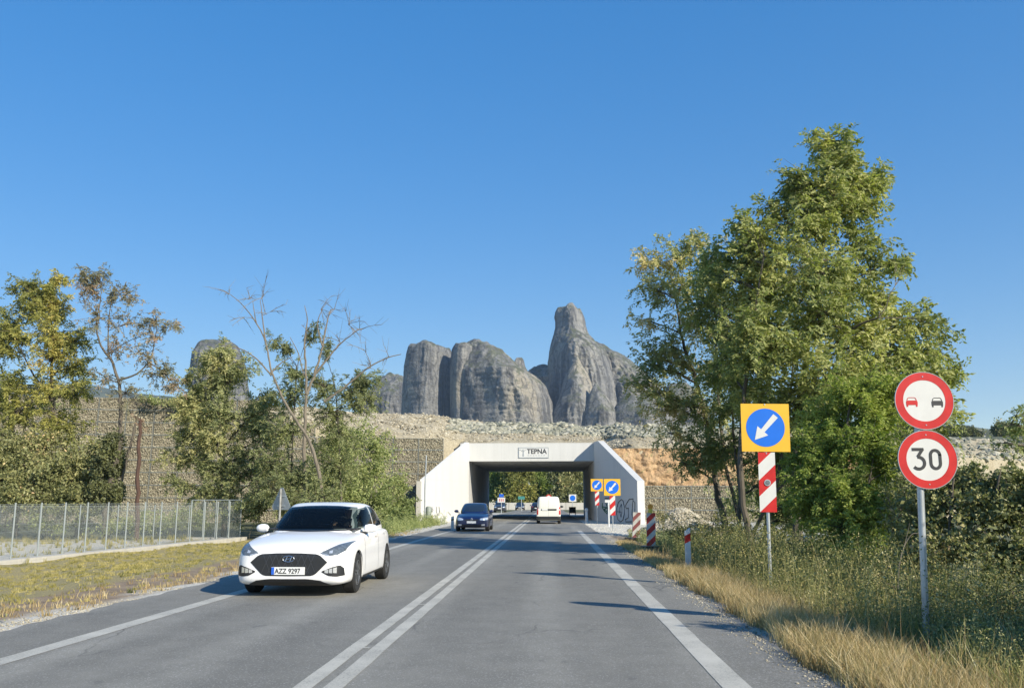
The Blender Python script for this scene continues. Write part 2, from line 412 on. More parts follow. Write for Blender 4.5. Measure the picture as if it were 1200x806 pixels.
L = dict(
    locust=leafmat("locust_leaf", [(0, (0.121, 0.146, 0.065)), (0.45, (0.312, 0.340, 0.127)), (0.8, (0.544, 0.527, 0.214)), (1, (0.750, 0.740, 0.356))]),
    bright=leafmat("bright_leaf", [(0, (0.088, 0.131, 0.038)), (0.5, (0.231, 0.295, 0.072)), (1, (0.478, 0.510, 0.130))], 0.4),
    reddish=leafmat("faded_leaf", [(0, (0.159, 0.198, 0.075)), (0.5, (0.414, 0.417, 0.180)), (0.8, (0.750, 0.564, 0.302)), (1, (0.750, 0.728, 0.452))], 0.3),
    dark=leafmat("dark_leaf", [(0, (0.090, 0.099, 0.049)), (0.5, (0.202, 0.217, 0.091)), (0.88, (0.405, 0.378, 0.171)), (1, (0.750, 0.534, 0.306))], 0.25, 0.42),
    autumn=leafmat("autumn_leaf", [(0, (0.101, 0.122, 0.046)), (0.4, (0.252, 0.264, 0.081)), (0.75, (0.488, 0.439, 0.128)), (1, (0.604, 0.386, 0.160))], 0.35),
    pink=leafmat("russet_leaf", [(0, (0.129, 0.149, 0.075)), (0.5, (0.286, 0.263, 0.167)), (1, (0.543, 0.329, 0.241))], 0.3),
    mid=leafmat("mid_leaf", [(0, (0.140, 0.163, 0.082)), (0.5, (0.314, 0.337, 0.153)), (1, (0.658, 0.582, 0.286))], 0.35),
    olive=leafmat("olive_leaf", [(0, (0.132, 0.165, 0.066)), (0.5, (0.288, 0.332, 0.122)), (1, (0.575, 0.552, 0.263))], 0.35),
    straw=leafmat("straw", [(0, (0.270, 0.185, 0.089)), (0.5, (0.479, 0.362, 0.185)), (1, (0.688, 0.581, 0.371))], 0.3),
    weed=leafmat("weed", [(0, (0.105, 0.118, 0.048)), (0.5, (0.236, 0.244, 0.094)), (0.8, (0.472, 0.391, 0.169)), (1, (0.750, 0.687, 0.421))], 0.3),
    turf=leafmat("dry_turf", [(0, (0.112, 0.123, 0.034)), (0.45, (0.336, 0.291, 0.090)), (1, (0.582, 0.482, 0.202))], 0.3),
)

# ------------------------------------------------------------------ foliage and stone generators
def unit(a): return a / np.maximum(np.linalg.norm(a, axis=1, keepdims=True), 1e-9)
def leaf_arrays(rng, p, d, Ln, Wd, tint):
    n = len(p); d = unit(d)
    s = unit(np.cross(d, rng.normal(size=(n, 3)) + np.array([0, 0, 0.25])))
    k = np.cross(d, s)
    Ln = np.asarray(Ln).reshape(-1, 1) * np.ones((n, 1)); Wd = np.asarray(Wd).reshape(-1, 1) * np.ones((n, 1))
    V = np.stack([p, p + d * Ln * 0.45 + s * Wd * 0.5 + k * Wd * 0.12, p + d * Ln, p + d * Ln * 0.45 - s * Wd * 0.5 + k * Wd * 0.12], axis=1).reshape(-1, 3)
    return V, np.repeat(tint, 4)
def sprays(rng, p, d, size, pairs, tint):
    """pinnate leaves: leaflets in pairs along a drooping rachis"""
    n = len(p); d = unit(d)
    s = unit(np.cross(d, np.array([0, 0, 1.0]) + rng.normal(size=(n, 3)) * 0.35))
    P_, D_, T_ = [], [], []
    for i in range(pairs):
        t = (i + 0.6) / pairs
        base = p + d * (size * t)[:, None] + np.array([0, 0, -1.0]) * (size * 0.25 * t * t)[:, None]
        for sg in (-1, 1):
            P_.append(base); D_.append(d * 0.45 + s * sg * 0.85 + rng.normal(size=(n, 3)) * 0.22 - np.array([0, 0, 0.25]))
            T_.append(np.clip(tint + rng.normal(size=n) * 0.07, 0, 1))
    return np.concatenate(P_), np.concatenate(D_), np.concatenate(T_)
def quads(nv): return np.arange(nv).reshape(-1, 4)

def plant(name, label, cat, trunks, clumps, leaf, bark='bark', mode='spray', twigs=26, per=5, size=0.2, group=None, seed=1,
          tint0=0.45, base=None, limb=0.045, pairs=5, lw=0.42, droop=0.35, twr=0.006, part='crown', stem='trunk', lt=1.0):
    """trunks: [([(px,py,Y)..], r0, r1)], clumps: [(px,py,rx_px,ry_px,Y[,density])] ; everything is turned into metres first"""
    rng = np.random.default_rng(seed); rnd = random.Random(seed)
    T = MB(); samples = []
    for pts, r0, r1 in trunks:
        Q = [Vector(P(*q)) for q in pts]
        if base is not None and Q[0].z > base and pts[0][1] >= 585 and r0 > .03: Q.insert(0, Vector((Q[0].x, Q[0].y, base - .25)))
        # smooth
        dense = []
        for i in range(len(Q) - 1):
            p0 = Q[max(i - 1, 0)]; p1 = Q[i]; p2 = Q[i + 1]; p3 = Q[min(i + 2, len(Q) - 1)]
            for j in range(5):
                t = j / 5
                dense.append(0.5 * ((2 * p1) + (p2 - p0) * t + (2 * p0 - 5 * p1 + 4 * p2 - p3) * t * t + (3 * p1 - p0 - 3 * p2 + p3) * t ** 3))
        dense.append(Q[-1])
        n = len(dense)
        rr = [r0 + (r1 - r0) * (i / (n - 1)) ** 0.8 for i in range(n)]
        jd = [v + Vector((rnd.gauss(0, 1), rnd.gauss(0, 1), 0)) * rr[i] * 0.25 if 0 < i < n - 1 else v for i, v in enumerate(dense)]
        rr[0] *= 1.25
        T.path(jd, rr, 8)
        samples += [(v, r) for v, r in zip(jd, rr)]
    LP, LD, LT = [], [], []
    for c in clumps:
        px, py, rx, ry, Y = c[:5]; dens = c[5] if len(c) > 5 else 1.0
        if mode == 'spray' and per > 0:
            px += rnd.gauss(0, .18) * rx; py += rnd.gauss(0, .22) * ry; ry = max(ry, rx * .8)
        C = Vector(P(px, py, Y)); k = pxm(Y)
        rad = Vector((rx * k, max(rx, ry) * k * 0.9, ry * k))
        if samples:
            best = min(samples, key=lambda s: (s[0] - C).length + (1.5 * max(0, s[0].z - C.z + 0.3 * (s[0] - C).length)))
            s0, r0 = best
        else:
            s0 = Vector((C.x + rnd.uniform(-.3, .3) * rad.x, C.y + rnd.uniform(-.2, .2), base if base is not None else C.z - rad.z)); r0 = limb
        midp = (s0 + C) / 2 + Vector((rnd.gauss(0, .08), rnd.gauss(0, .08), 0.10)) * (C - s0).length
        nl = 7; lp = []
        for i in range(nl + 1):
            t = i / nl
            lp.append(s0 * (1 - t) ** 2 + midp * 2 * t * (1 - t) + C * t * t + Vector((rnd.gauss(0, 1), rnd.gauss(0, 1), rnd.gauss(0, 1))) * 0.012 * (C - s0).length * (0 < i < nl))
        ra = min(r0 * 0.7, limb)
        T.path(lp, [ra * (1 - 0.75 * i / nl) for i in range(nl + 1)], 5, cap=False)
        ct = tint0 + rnd.gauss(0, 0.10)
        nt_ = max(3, int(twigs * dens * (rx * ry) ** 0.5 / 32))
        for _ in range(nt_):
            dv = Vector((rnd.gauss(0, 1), rnd.gauss(0, 1), rnd.gauss(0, 1))).normalized() * (rnd.uniform(0.4, 1.42) if per > 0 else rnd.uniform(.7, 1.9))
            E_ = C + Vector((dv.x * rad.x, dv.y * rad.y, dv.z * rad.z))
            st = lp[rnd.randint(nl // 2, nl)]
            m_ = (st + E_) / 2 + Vector((0, 0, 0.12)) * (E_ - st).length
            tw = [st * (1 - t) ** 2 + m_ * 2 * t * (1 - t) + E_ * t * t for t in (0, .33, .66, 1)]
            T.path(tw, [twr * 1.6, twr * 1.2, twr, twr * .5], 3, cap=False)
            if per <= 0: 
                for _b in range(4):      # bare side twigs
                    a = tw[rnd.randint(1, 3)]; b_ = a + (E_ - st) * rnd.uniform(.2, .5) + Vector((rnd.gauss(0, 1), rnd.gauss(0, 1), rnd.gauss(0, 1))) * rad.x * .35
                    T.path([a, b_], [twr * .8, twr * .3], 3, cap=False)
                continue
            npn = max(1, int(per * (0.7 + 0.6 * rnd.random())))
            tt = rng.uniform(0.3, 1.05, npn)[:, None]
            a0, a1, a2 = (np.array(x) for x in (st, m_, E_))
            pos = a0 * (1 - tt) ** 2 + a1 * 2 * tt * (1 - tt) + a2 * tt * tt
            pos = pos + rng.normal(size=pos.shape) * 0.04 * max(rad)
            dd = unit(pos - np.array(C)) * 0.7 + rng.normal(size=pos.shape) * 0.55 + np.array([0, 0, .45]) * rng.normal(size=(len(pos), 1)) + np.array([0, 0, -droop])
            LP.append(pos); LD.append(dd); LT.append(np.full(npn, ct + rnd.gauss(0, 0.07)))
    root = None
    base_pt = samples[0][0].copy() if samples else Vector(P(clumps[0][0], clumps[0][1], clumps[0][4]))
    if base is not None: base_pt.z = base
    root = empty(name, base_pt, label, cat, group)
    off = Vector(base_pt)
    tm = T.mesh(stem, True); tm.materials.append(M[bark])
    tm.transform(Matrix.Translation(-off)); link(stem, tm, root)
    if LP:
        p = np.concatenate(LP); d = np.concatenate(LD); t = np.clip(np.concatenate(LT), 0, 1)
        if mode == 'spray':
            sz = size * rng.uniform(0.7, 1.25, len(p))
            p, d, t = sprays(rng, p, d, sz, pairs, t)
            ln = size * 0.42 * rng.uniform(.5, 1.45, len(p)) * lt
        else:
            reps = pairs
            p = np.repeat(p, reps, axis=0) + rng.normal(size=(len(p) * reps, 3)) * size * 0.9
            d = np.repeat(d, reps, axis=0) + rng.normal(size=(len(p), 3)) * 0.8
            t = np.clip(np.repeat(t, reps) + rng.normal(size=len(p)) * 0.13, 0, 1)
            ln = size * rng.uniform(.45, 1.6, len(p)) * lt
        V, tv = leaf_arrays(rng, p, d, ln, ln * lw, t)
        me = np_mesh(part, V - np.array(off), quads(len(V)), attrs={'tint': tv})
        me.materials.append(L[leaf])
        link(part, me, root)
    return root

_ico = None
def ico():
    global _ico
    if _ico is None:
        bm = bmesh.new(); bmesh.ops.create_icosphere(bm, subdivisions=1, radius=1.0)
        V = np.array([v.co[:] for v in bm.verts]); F = np.array([[v.index for v in f.verts] for f in bm.faces]); bm.free()
        _ico = (V, F)
    return _ico
def stones(rng, C, size, squash=(1, 1, 1), tint=None):
    V0, F0 = ico(); n = len(C); k = len(V0)
    sz = np.asarray(size).reshape(-1, 1, 1) * np.ones((n, 1, 1))
    V = V0[None] * (1 + rng.normal(size=(n, k, 1)) * 0.13) * rng.uniform(0.65, 1.2, (n, 1, 3))
    a = rng.uniform(0, 6.28, (n, 3))
    for ax in range(3):
        c, s = np.cos(a[:, ax]), np.sin(a[:, ax])
        i, j = [(1, 2), (0, 2), (0, 1)][ax]
        vi = V[:, :, i] * c[:, None] - V[:, :, j] * s[:, None]; vj = V[:, :, i] * s[:, None] + V[:, :, j] * c[:, None]
        V[:, :, i] = vi; V[:, :, j] = vj
    V = V * sz * np.array(squash) + C[:, None, :]
    F = (F0[None] + (np.arange(n) * k)[:, None, None]).reshape(-1, 3)
    if tint is None: tint = rng.random(n)
    return V.reshape(-1, 3), F, np.repeat(tint, k)
def blades(rng, base, h, w, lean, tint):
    n = len(base)
    a = rng.uniform(0, 6.28, n); d = np.stack([np.cos(a), np.sin(a), np.zeros(n)], 1)
    b = rng.uniform(0, 6.28, n); l = np.stack([np.cos(b), np.sin(b), np.zeros(n)], 1) * (lean * h)[:, None]
    w = (w * np.ones(n))[:, None]; up = np.array([0, 0, 1.0]) * h[:, None]
    p0 = base; p1 = base + up * 0.55 + l * 0.3; p2 = base + up * 0.98 + l
    V = np.stack([p0 - d * w, p0 + d * w, p1 + d * w * .8, p1 - d * w * .8, p2 + d * w * .15, p2 - d * w * .15], 1).reshape(-1, 3)
    i = np.arange(n)[:, None] * 6
    F = np.concatenate([i + np.array([0, 1, 2, 3]), i + np.array([3, 2, 4, 5])], 0)
    return V, F, np.repeat(tint, 6)

# ------------------------------------------------------------------ terrain and road
def sm(a, b, x): 
    t = np.clip((x - a) / (b - a), 0, 1); return t * t * (3 - 2 * t)
def gz(X, Y):
    X = np.asarray(X, float); Y = np.asarray(Y, float)
    left = -0.56 * sm(-6.6, -15.5, X)
    right = -0.10 * sm(2.5, 4.2, X) - 0.35 * sm(4.2, 7.5, X)
    far = 1 - sm(42, 60, Y)
    leftfar = 1 - 0.9 * sm(58, 68, Y)
    z = left * leftfar + right * far - 0.035
    r2 = np.abs(X + 2) + 0 * Y
    z = z + 0.05 * np.sin(X * 1.3 + Y * 0.7) * sm(5.5, 9, r2) * (Y < 60)
    return z
def far_hill(X, Y):
    h = 24 * np.exp(-(((X - 150) / 80) ** 2 + ((Y - 280) / 60) ** 2))
    return h
xs = np.unique(np.concatenate([np.linspace(-4000, -400, 10), np.linspace(-400, -50, 12), np.arange(-50, -20, 1.5), np.arange(-20, 14, 0.4), np.arange(14, 60, 2), np.linspace(60, 400, 24), np.linspace(400, 4000, 10)]))
ys = np.unique(np.concatenate([np.linspace(-600, -20, 8), np.arange(-20, 4, 2), np.arange(4, 80, 0.6), np.arange(80, 240, 4), np.linspace(240, 420, 20), np.linspace(420, 5000, 16)]))
XX, YY = np.meshgrid(xs, ys)
ZZ = gz(XX, YY) + far_hill(XX, YY)
rg = np.random.default_rng(5)
near = (YY > 2) & (YY < 60) & (XX > -30) & (XX < 15)
ZZ = ZZ + rg.normal(size=ZZ.shape) * 0.012 * near * ((XX < -6.4) | (XX > 2.4))
nx, ny = len(xs), len(ys)
V = np.stack([XX, YY, ZZ], -1).reshape(-1, 3)
ii = (np.arange(ny - 1)[:, None] * nx + np.arange(nx - 1)[None]).reshape(-1, 1)
Fq = np.concatenate([ii, ii + 1, ii + 1 + nx, ii + nx], 1)
edge = 0.35 * np.sin(YY * 1.7) + 0.25 * np.sin(YY * 0.61 + 1)
grav = ((XX > -6.85 - 0.4 * edge) & (XX < -6.0)) * 1.0
grav = np.maximum(grav, ((XX < -19.3) & (YY > 24) & (YY < 50) & (YY < 46 + (XX + 28) * 0.75) & (XX > -60)) * 0.9)
grav = np.maximum(grav, sm(40, 46, YY) * (XX > 1.8) * (YY < 120))
grav = np.maximum(grav, sm(40, 48, YY) * (XX < -5.8) * (XX > -9.5) * (YY < 130))
grav = np.maximum(grav, (np.abs(XX - 2.35) < 0.35) * 0.5)
green = np.maximum(((XX > 3.4) & (YY < 44)) * 1.0, sm(110, 150, YY))
green = np.maximum(green, ((YY > 50) & (XX < -13)) * 1.0)
green = np.maximum(green, (XX < -60) * 1.0)
green = np.maximum(green, ((XX > 14)) * 1.0)
me = np_mesh("terrain", V, Fq, True, {'gravel': grav.ravel(), 'green': green.ravel()})
me.materials.append(M['ground'])
tag(link("terrain", me), kind='structure')

# road sheet with a broken edge
yr = np.concatenate([np.arange(-8, 60, 0.25), np.arange(60, 172, 2.0)])
def rag(y, s): return 0.045 * np.sin(y * 3.1 + s) + 0.03 * np.sin(y * 7.7 + 2 * s) + rg.normal(size=len(y)) * 0.018
cols = [-6.3 + rag(yr, 1)] + [np.full(len(yr), x) for x in np.linspace(-5.6, 1.7, 9)] + [2.28 + rag(yr, 4)]
Vr = np.stack([np.stack([c, yr, np.zeros(len(yr))], -1) for c in cols], 1)
nc = len(cols)
top = Vr.reshape(-1, 3)
ii = (np.arange(len(yr) - 1)[:, None] * nc + np.arange(nc - 1)[None]).reshape(-1, 1)
Fr = np.concatenate([ii, ii + 1, ii + 1 + nc, ii + nc], 1)
lo = top.copy(); lo[:, 2] = -0.09
e1 = np.arange(len(yr) - 1)[:, None] * nc
nv = len(top)
side = np.concatenate([np.concatenate([e1 + nv, e1, e1 + nc, e1 + nc + nv], 1), np.concatenate([e1 + nc - 1, e1 + nc - 1 + nv, e1 + 2 * nc - 1 + nv, e1 + 2 * nc - 1], 1)], 0)
me = np_mesh("road", np.concatenate([top, lo]), np.concatenate([Fr, side]), False)
me.materials.append(M['asphalt'])
tag(link("road", me), kind='structure')
def marking(name, x0, x1, y0, y1, jit=0.0025):
    y = np.arange(y0, y1 + 0.01, 0.5)
    n = len(y)
    a = np.stack([x0 + rg.normal(size=n) * jit, y, np.full(n, 0.004)], 1); b = np.stack([x1 + rg.normal(size=n) * jit, y, np.full(n, 0.004)], 1)
    i = np.arange(n - 1)[:, None]
    me = np_mesh(name, np.concatenate([a, b]), np.concatenate([i, i + n, i + n + 1, i + 1], 1))
    me.materials.append(M['line'])
    return tag(link(name, me), kind='structure')
marking("edge_line", 1.355, 1.585, -6, 47)
marking("edge_line", -5.19, -4.97, -6, 58)
marking("centre_line", -2.055, -1.90, -6, 165)
marking("centre_line", -1.81, -1.655, -6, 165)
mk = MB()
for x, y in ((494, 708), (427, 759), (527, 681)):
    r = ray(x, y); t = -EYE / r[2]; X, Yv = r[0] * t, r[1] * t
    mk.add([(X - .06, Yv - .04, .005), (X + .05, Yv - .03, .005), (X + .05, Yv + .03, .005), (X - .06, Yv + .03, .005)], [(0, 1, 2, 3)])
tag(mk.build("paint_tick", M['line']), kind='structure')

# loose grit along both borders
rng = np.random.default_rng(11)
def scatter_stones(name, n, fx, fy, size, mat, zfun=gz, parent=None, kind='stuff', label=None, cat=None, sq=(1, 1, .7), tint=None):
    X = fx(n); Y = fy(n); Z = zfun(X, Y)
    C = np.stack([X, Y, Z], 1)
    s = size(n)
    V, F, t = stones(rng, C, s, sq, tint)
    me = np_mesh(name, V, F, False, {'tint': t}); me.materials.append(M[mat])
    return tag(link(name, me, parent), label, cat, kind=kind)
scatter_stones("loose_gravel", 6500, lambda n: -6.32 - np.abs(rng.normal(size=n)) * 0.25, lambda n: 7 + 30 * rng.random(n) ** 1.5, lambda n: rng.uniform(.005, .017, n), 'gravelst', label="pale loose gravel along the left road edge", cat="gravel")
scatter_stones("loose_gravel", 5200, lambda n: 2.28 + rng.normal(size=n) * 0.13, lambda n: 5 + 30 * rng.random(n) ** 1.6, lambda n: rng.uniform(.004, .014, n), 'gravelst', zfun=lambda X, Y: np.where(X < 2.25, 0.004, gz(X, Y) + .01), label="grey loose grit along the right road edge", cat="gravel")
scatter_stones("loose_gravel", 5000, lambda n: rng.uniform(2.4, 9.5, n), lambda n: rng.uniform(42, 70, n), lambda n: rng.uniform(.012, .04, n), 'whitegrav', label="whitish gravel spread in front of the right wing wall", cat="gravel")
# ------------------------------------------------------------------ underpass
up = empty("concrete_underpass", (-1.6, 75, 0), "white concrete road underpass through the stone embankment, with flared wing walls", "underpass")
def part(mb, name, mat, root, smooth=False, label=None):
    me = mb.mesh(name, smooth, mat if isinstance(mat, (list, tuple)) else [mat])
    me.transform(Matrix.Translation(-Vector(root.location)) if root.rotation_euler.z == 0 else (Matrix.Rotation(-root.rotation_euler.z, 4, 'Z') @ Matrix.Translation(-Vector(root.location))))
    o = link(name, me, root)
    if label: o['label'] = label
    return o
XL, XR, YF, YB = -6.75, 3.62, 75.0, 100.0
mb = MB(); mb.box(XL - .75, XR + .75, YF, YF + .8, 4.80, 6.30); part(mb, "lintel", M['white_conc'], up)
for yb in range(4):
    mb = MB()
    y0 = YF + .8 + .01 + yb * 6.05
    mb.box(XL, XR, y0, y0 + 6.03, 4.86, 6.1)
    for q in range(5): mb.box(XL + .02, XR - .02, y0 + .5 + q * 1.15, y0 + .85 + q * 1.15, 4.80, 4.87)
    part(mb, "ceiling_slab", M['grey_conc'], up)
for s, x0, x1 in ((-1, XL - .75, XL), (1, XR, XR + .75)):
    for k in range(9):
        y0 = YF + .02 + (0.8 if False else 0) + k * 2.78
        mb = MB(); mb.box(x0, x1, y0, y0 + 2.75, -.2, 4.795); part(mb, "side_wall_panel", M['grey_conc'], up)
mb = MB(); mb.box(XL - .75, XR + .75, YB + .02, YB + .7, 4.80, 6.3); part(mb, "rear_lintel", M['white_conc'], up)
def wing(name, A, B, out, zA, zB, flat, label):
    """wall from A (at the portal) to B (outer end); out = unit vector to the earth side, th = thickness"""
    A = Vector(A); B = Vector(B); d = (B - A); L_ = d.length; u = d.normalized(); o_ = Vector(out); th = 0.5 if out[0] > 0 else 0.24
    prof = [(0, -.2), (L_, -.2), (L_, zB), (flat, zA), (0, zA)]
    vs = [A.to_3d() + (u * a).to_3d() + Vector((0, 0, z)) for a, z in prof]
    vs2 = [v + (o_ * th).to_3d() for v in vs]
    n = len(vs)
    mb = MB(); mb.add(vs + vs2, [tuple(range(n)), tuple(range(n, 2 * n))] + [(i, (i + 1) % n, (i + 1) % n + n, i + n) for i in range(n)])
    return part(mb, name, M['white_conc'], up, label=label)
wing("wing_wall", (XL - .01, YF), (-9.25, 65.7), (-0.96, -0.28), 6.35, 3.05, 0.4, "sunlit left wing wall with small graffiti near its foot")
wing("wing_wall", (XR + .01, YF), (5.85, 61.4), (0.985, 0.17), 6.36, 2.85, 1.6, "shaded right wing wall with bubble graffiti")
mb = MB(); mb.box(-9.66, -9.36, 65.1, 66.2, -.2, 2.95); part(mb, "end_pillar", M['pale_conc'], up)
# painted panel seams of the lintel and the name board
mb = MB(); 
bx0, bz1 = P(607.5, 524, 74.9)[0], P(607.5, 524, 74.9)[2]
bx1, bz0 = P(643, 536.5, 74.9)[0], P(643, 536.5, 74.9)[2]
bw, bh = bx1 - bx0, bz1 - bz0
bd = empty("name_board", (bx0, 74.96, bz0), "white board with the dark letters TEPNA, framed, fixed on the concrete lintel", "sign")
mb = MB(); mb.box(0, bw, 0, .035, 0, bh); mb.build("board", M['white'], bd)
mb = MB()
for a in ((0, bw, 0, .06), (0, bw, bh - .06, bh), (0, .05, .06, bh - .06), (bw - .05, bw, .06, bh - .06)): mb.box(a[0], a[1], -.006, .0, a[2], a[3])
mb.build("frame", M['back'], bd)
def text_mesh(name, txt, size, mat, parent, loc, rotz=0, extrude=0.003, offset=0.0, align='LEFT', sx=1.0, fit=None):
    cu = bpy.data.curves.new(name + "_curve", 'FONT'); cu.body = txt; cu.size = size; cu.extrude = extrude; cu.offset = offset; cu.align_x = align
    cu.resolution_u = 3
    t = bpy.data.objects.new("tmp", cu); COL.objects.link(t)
    dg = bpy.context.evaluated_depsgraph_get()
    me = bpy.data.meshes.new_from_object(t.evaluated_get(dg)); bpy.data.objects.remove(t); bpy.data.curves.remove(cu)
    me.name = name; me.materials.clear(); me.materials.append(mat)
    if fit:
        xs_ = [v.co.x for v in me.vertices]; ys_ = [v.co.y for v in me.vertices]
        me.transform(Matrix.Diagonal((fit[0] / (max(xs_) - min(xs_)), fit[1] / (max(ys_) - min(ys_)), 1, 1)) @ Matrix.Translation((-min(xs_), -min(ys_), 0)))
        sx = 1.0
    o = link(name, me, parent); o.location = loc; o.rotation_euler = (math.pi / 2, 0, rotz); o.scale = (sx, 1, 1)
    return o
text_mesh("lettering", "TEPNA", bh * .60, M['black'], bd, (bw * .28, -.008, bh * .40), offset=.012, fit=(bw * .66, bh * .46))
mb = MB()
for k in range(7): mb.box(bw * .30 + k * bw * .088, bw * .30 + k * bw * .088 + bw * .05, -.006, 0, bh * .22, bh * .27)
tag(mb.build("small_line", M['back'], bd), kind='stuff')
mb = MB()
mb.prism([(bw * .13, bh * .15), (bw * .18, bh * .15), (bw * .175, bh * .62), (bw * .145, bh * .62)], -.007, 0)
for a, b in (((.14, .6), (.06, .8)), ((.17, .6), (.24, .8)), ((.15, .62), (.13, .84)), ((.165, .62), (.18, .84)), ((.06, .8), (.03, .74))):
    mb.path([(bw * a[0], -.004, bh * a[1]), (bw * b[0], -.004, bh * b[1])], .018, 4)
mb.build("emblem", M['back'], bd)
# graffiti strokes, children of the underpass
def on_wing(px, py):   # hit of a photo ray with the shaded face of the right wing
    a = np.array([XR + .01, YF]); b = np.array([5.85, 61.4]); d = b - a; nrm = np.array([-d[1], d[0]]); nrm = nrm / np.linalg.norm(nrm)
    if nrm[0] > 0: nrm = -nrm
    r = ray(px, py); t = (a @ nrm) / (r[:2] @ nrm)
    p = np.array([0, 0, EYE]) + r * t
    p[:2] += nrm * 0.012
    return p
def on_lwing(px, py):
    a = np.array([XL - .01, YF]); b = np.array([-9.25, 65.7]); d = b - a; nrm = np.array([-d[1], d[0]]); nrm = nrm / np.linalg.norm(nrm)
    if nrm[0] < 0: nrm = -nrm
    r = ray(px, py); t = (a @ nrm) / (r[:2] @ nrm)
    p = np.array([0, 0, EYE]) + r * t
    p[:2] += nrm * 0.012
    return p
def Z6(x, y): return (685 + x / 8.956, 550 + y / 8.956)
def stroke(mb, pts, r, f): mb.path([tuple(f(*p)) for p in pts], r, 4)
mb = MB()
stroke(mb, [Z6(x, y) for x, y in ((390, 312), (360, 340), (342, 400), (340, 470), (352, 525), (380, 548), (405, 530), (420, 470), (420, 390), (408, 330), (390, 312))], .03, on_wing)
stroke(mb, [Z6(x, y) for x, y in ((388, 360), (372, 400), (372, 450), (384, 500), (394, 450), (394, 400), (388, 360))], .022, on_wing)
stroke(mb, [Z6(x, y) for x, y in ((345, 440), (385, 444))], .022, on_wing)
stroke(mb, [Z6(x, y) for x, y in ((432, 375), (470, 312), (512, 306), (506, 360), (500, 470), (512, 545), (436, 548), (432, 520), (462, 505), (462, 400), (440, 410), (432, 375))], .03, on_wing)
stroke(mb, [Z6(x, y) for x, y in ((512, 330), (532, 345), (530, 440), (536, 470))], .03, on_wing)
stroke(mb, [Z6(x, y) for x, y in ((215, 300), (262, 296), (300, 310), (270, 345), (222, 330))], .03, on_wing)
part(mb, "graffiti", M['graf'], up, label="black bubble numerals sprayed on the shaded wing wall")
mb = MB()
stroke(mb, [Z6(x, y) for x, y in ((192, 350), (190, 400), (215, 440), (240, 465), (242, 400), (225, 340))], .05, on_wing)
stroke(mb, [Z6(x, y) for x, y in ((192, 390), (235, 400), (205, 420), (240, 440))], .05, on_wing)
part(mb, "graffiti", M['grafg'], up, label="green sprayed squiggle on the shaded wing wall")
mb = MB()
def Z8(x, y): return (480 + x / 10.07, 550 + y / 10.07)
for pts in (((262, 440), (258, 500), (275, 480), (270, 460)), ((318, 440), (312, 490), (330, 540), (352, 500), (345, 440)), ((455, 505), (480, 530), (475, 545)), ((290, 540), (310, 550), (300, 575))):
    mb = MB(); stroke(mb, [Z8(*p) for p in pts], .025, on_lwing)
    part(mb, "graffiti", M['graf'], up, label="small black scribble on the sunlit wing wall")


# ------------------------------------------------------------------ embankment
def face_y(X):
    if X < -7.5: return 72.0 + 0.21 * (X + 8)
    if X > 4.4: return 72.0 + max(0.0, X - 14) * 0.72
    return 75.5
def gtop(X):
    if X < -7.5: return 6.5 if X > -17 else min(9.0, 6.5 + (-17 - X) * 0.4)
    if X > 4.4: return 5.75
    return 6.28
def e_face(X):
    if -10.5 < X < -7: return 71.6 + 3.9 * float(sm(-10.3, -7.4, X))
    if -7 <= X < 4: return 75.5
    if 4 <= X < 8: return 75.5 - 3.5 * float(sm(4.3, 7.0, X))
    return face_y(X)
def ridge_y(X): return e_face(X) + (9.0 if X > -17 else max(3.0, 9.0 + (X + 17) * .6))
def ridge_z(X): return 9.35 + (0.0 if X < -16 else -0.045 * (X + 16)) if X < 15 else 8.0 + 0.02 * min(X - 15, 40)
Xc = np.unique(np.concatenate([np.arange(-130, -46, 4.0), np.arange(-46, 30, 0.4), np.arange(30, 140, 3.0), [-7.49, -7.51, 4.39, 4.41]]))
rows = []
for X in Xc:
    fy, gt, ry, rz = e_face(X), gtop(X), ridge_y(X), ridge_z(X)
    wid = 17
    tun = -7.5 <= X <= 4.4
    prof = [(fy + .55, -0.4 if not tun else gt), (fy + .6, gt)] if not tun else [(fy, gt - .02), (fy + .05, gt)]
    for k in range(1, 9):
        t = k / 8
        zz = gt + (rz - gt) * (t ** 0.85)
        prof.append((fy + .6 + (ry - fy - .6) * t, zz))
    prof += [(ry + 3, rz + .05), (ry + wid - 3, rz)]
    by = ry + wid
    prof += [(by if not tun else 99.9, 6.4), (by + 8, -0.5)] if not tun else [(99.0, 6.9), (100.4, 6.29)]
    pr = []
    for j, (y, z) in enumerate(prof):
        if 2 <= j <= 10: 
            q = Vector((X * .45, y * .45, 3)); z += 0.28 * noise.noise(q) + 0.14 * noise.noise(q * 3.1)
            y += 0.25 * noise.noise(q * 1.7 + Vector((9, 9, 9)))
        pr.append((X, y, z))
    rows.append(pr)
m_ = len(rows[0]); n_ = len(rows)
V = np.array(rows).reshape(-1, 3)
ii = (np.arange(n_ - 1)[:, None] * m_ + np.arange(m_ - 1)[None]).reshape(-1, 1)
me = np_mesh("embankment", V, np.concatenate([ii, ii + m_, ii + m_ + 1, ii + 1], 1), True)
me.materials.append(M['fill'])
emb = tag(link("embankment", me), kind='structure')
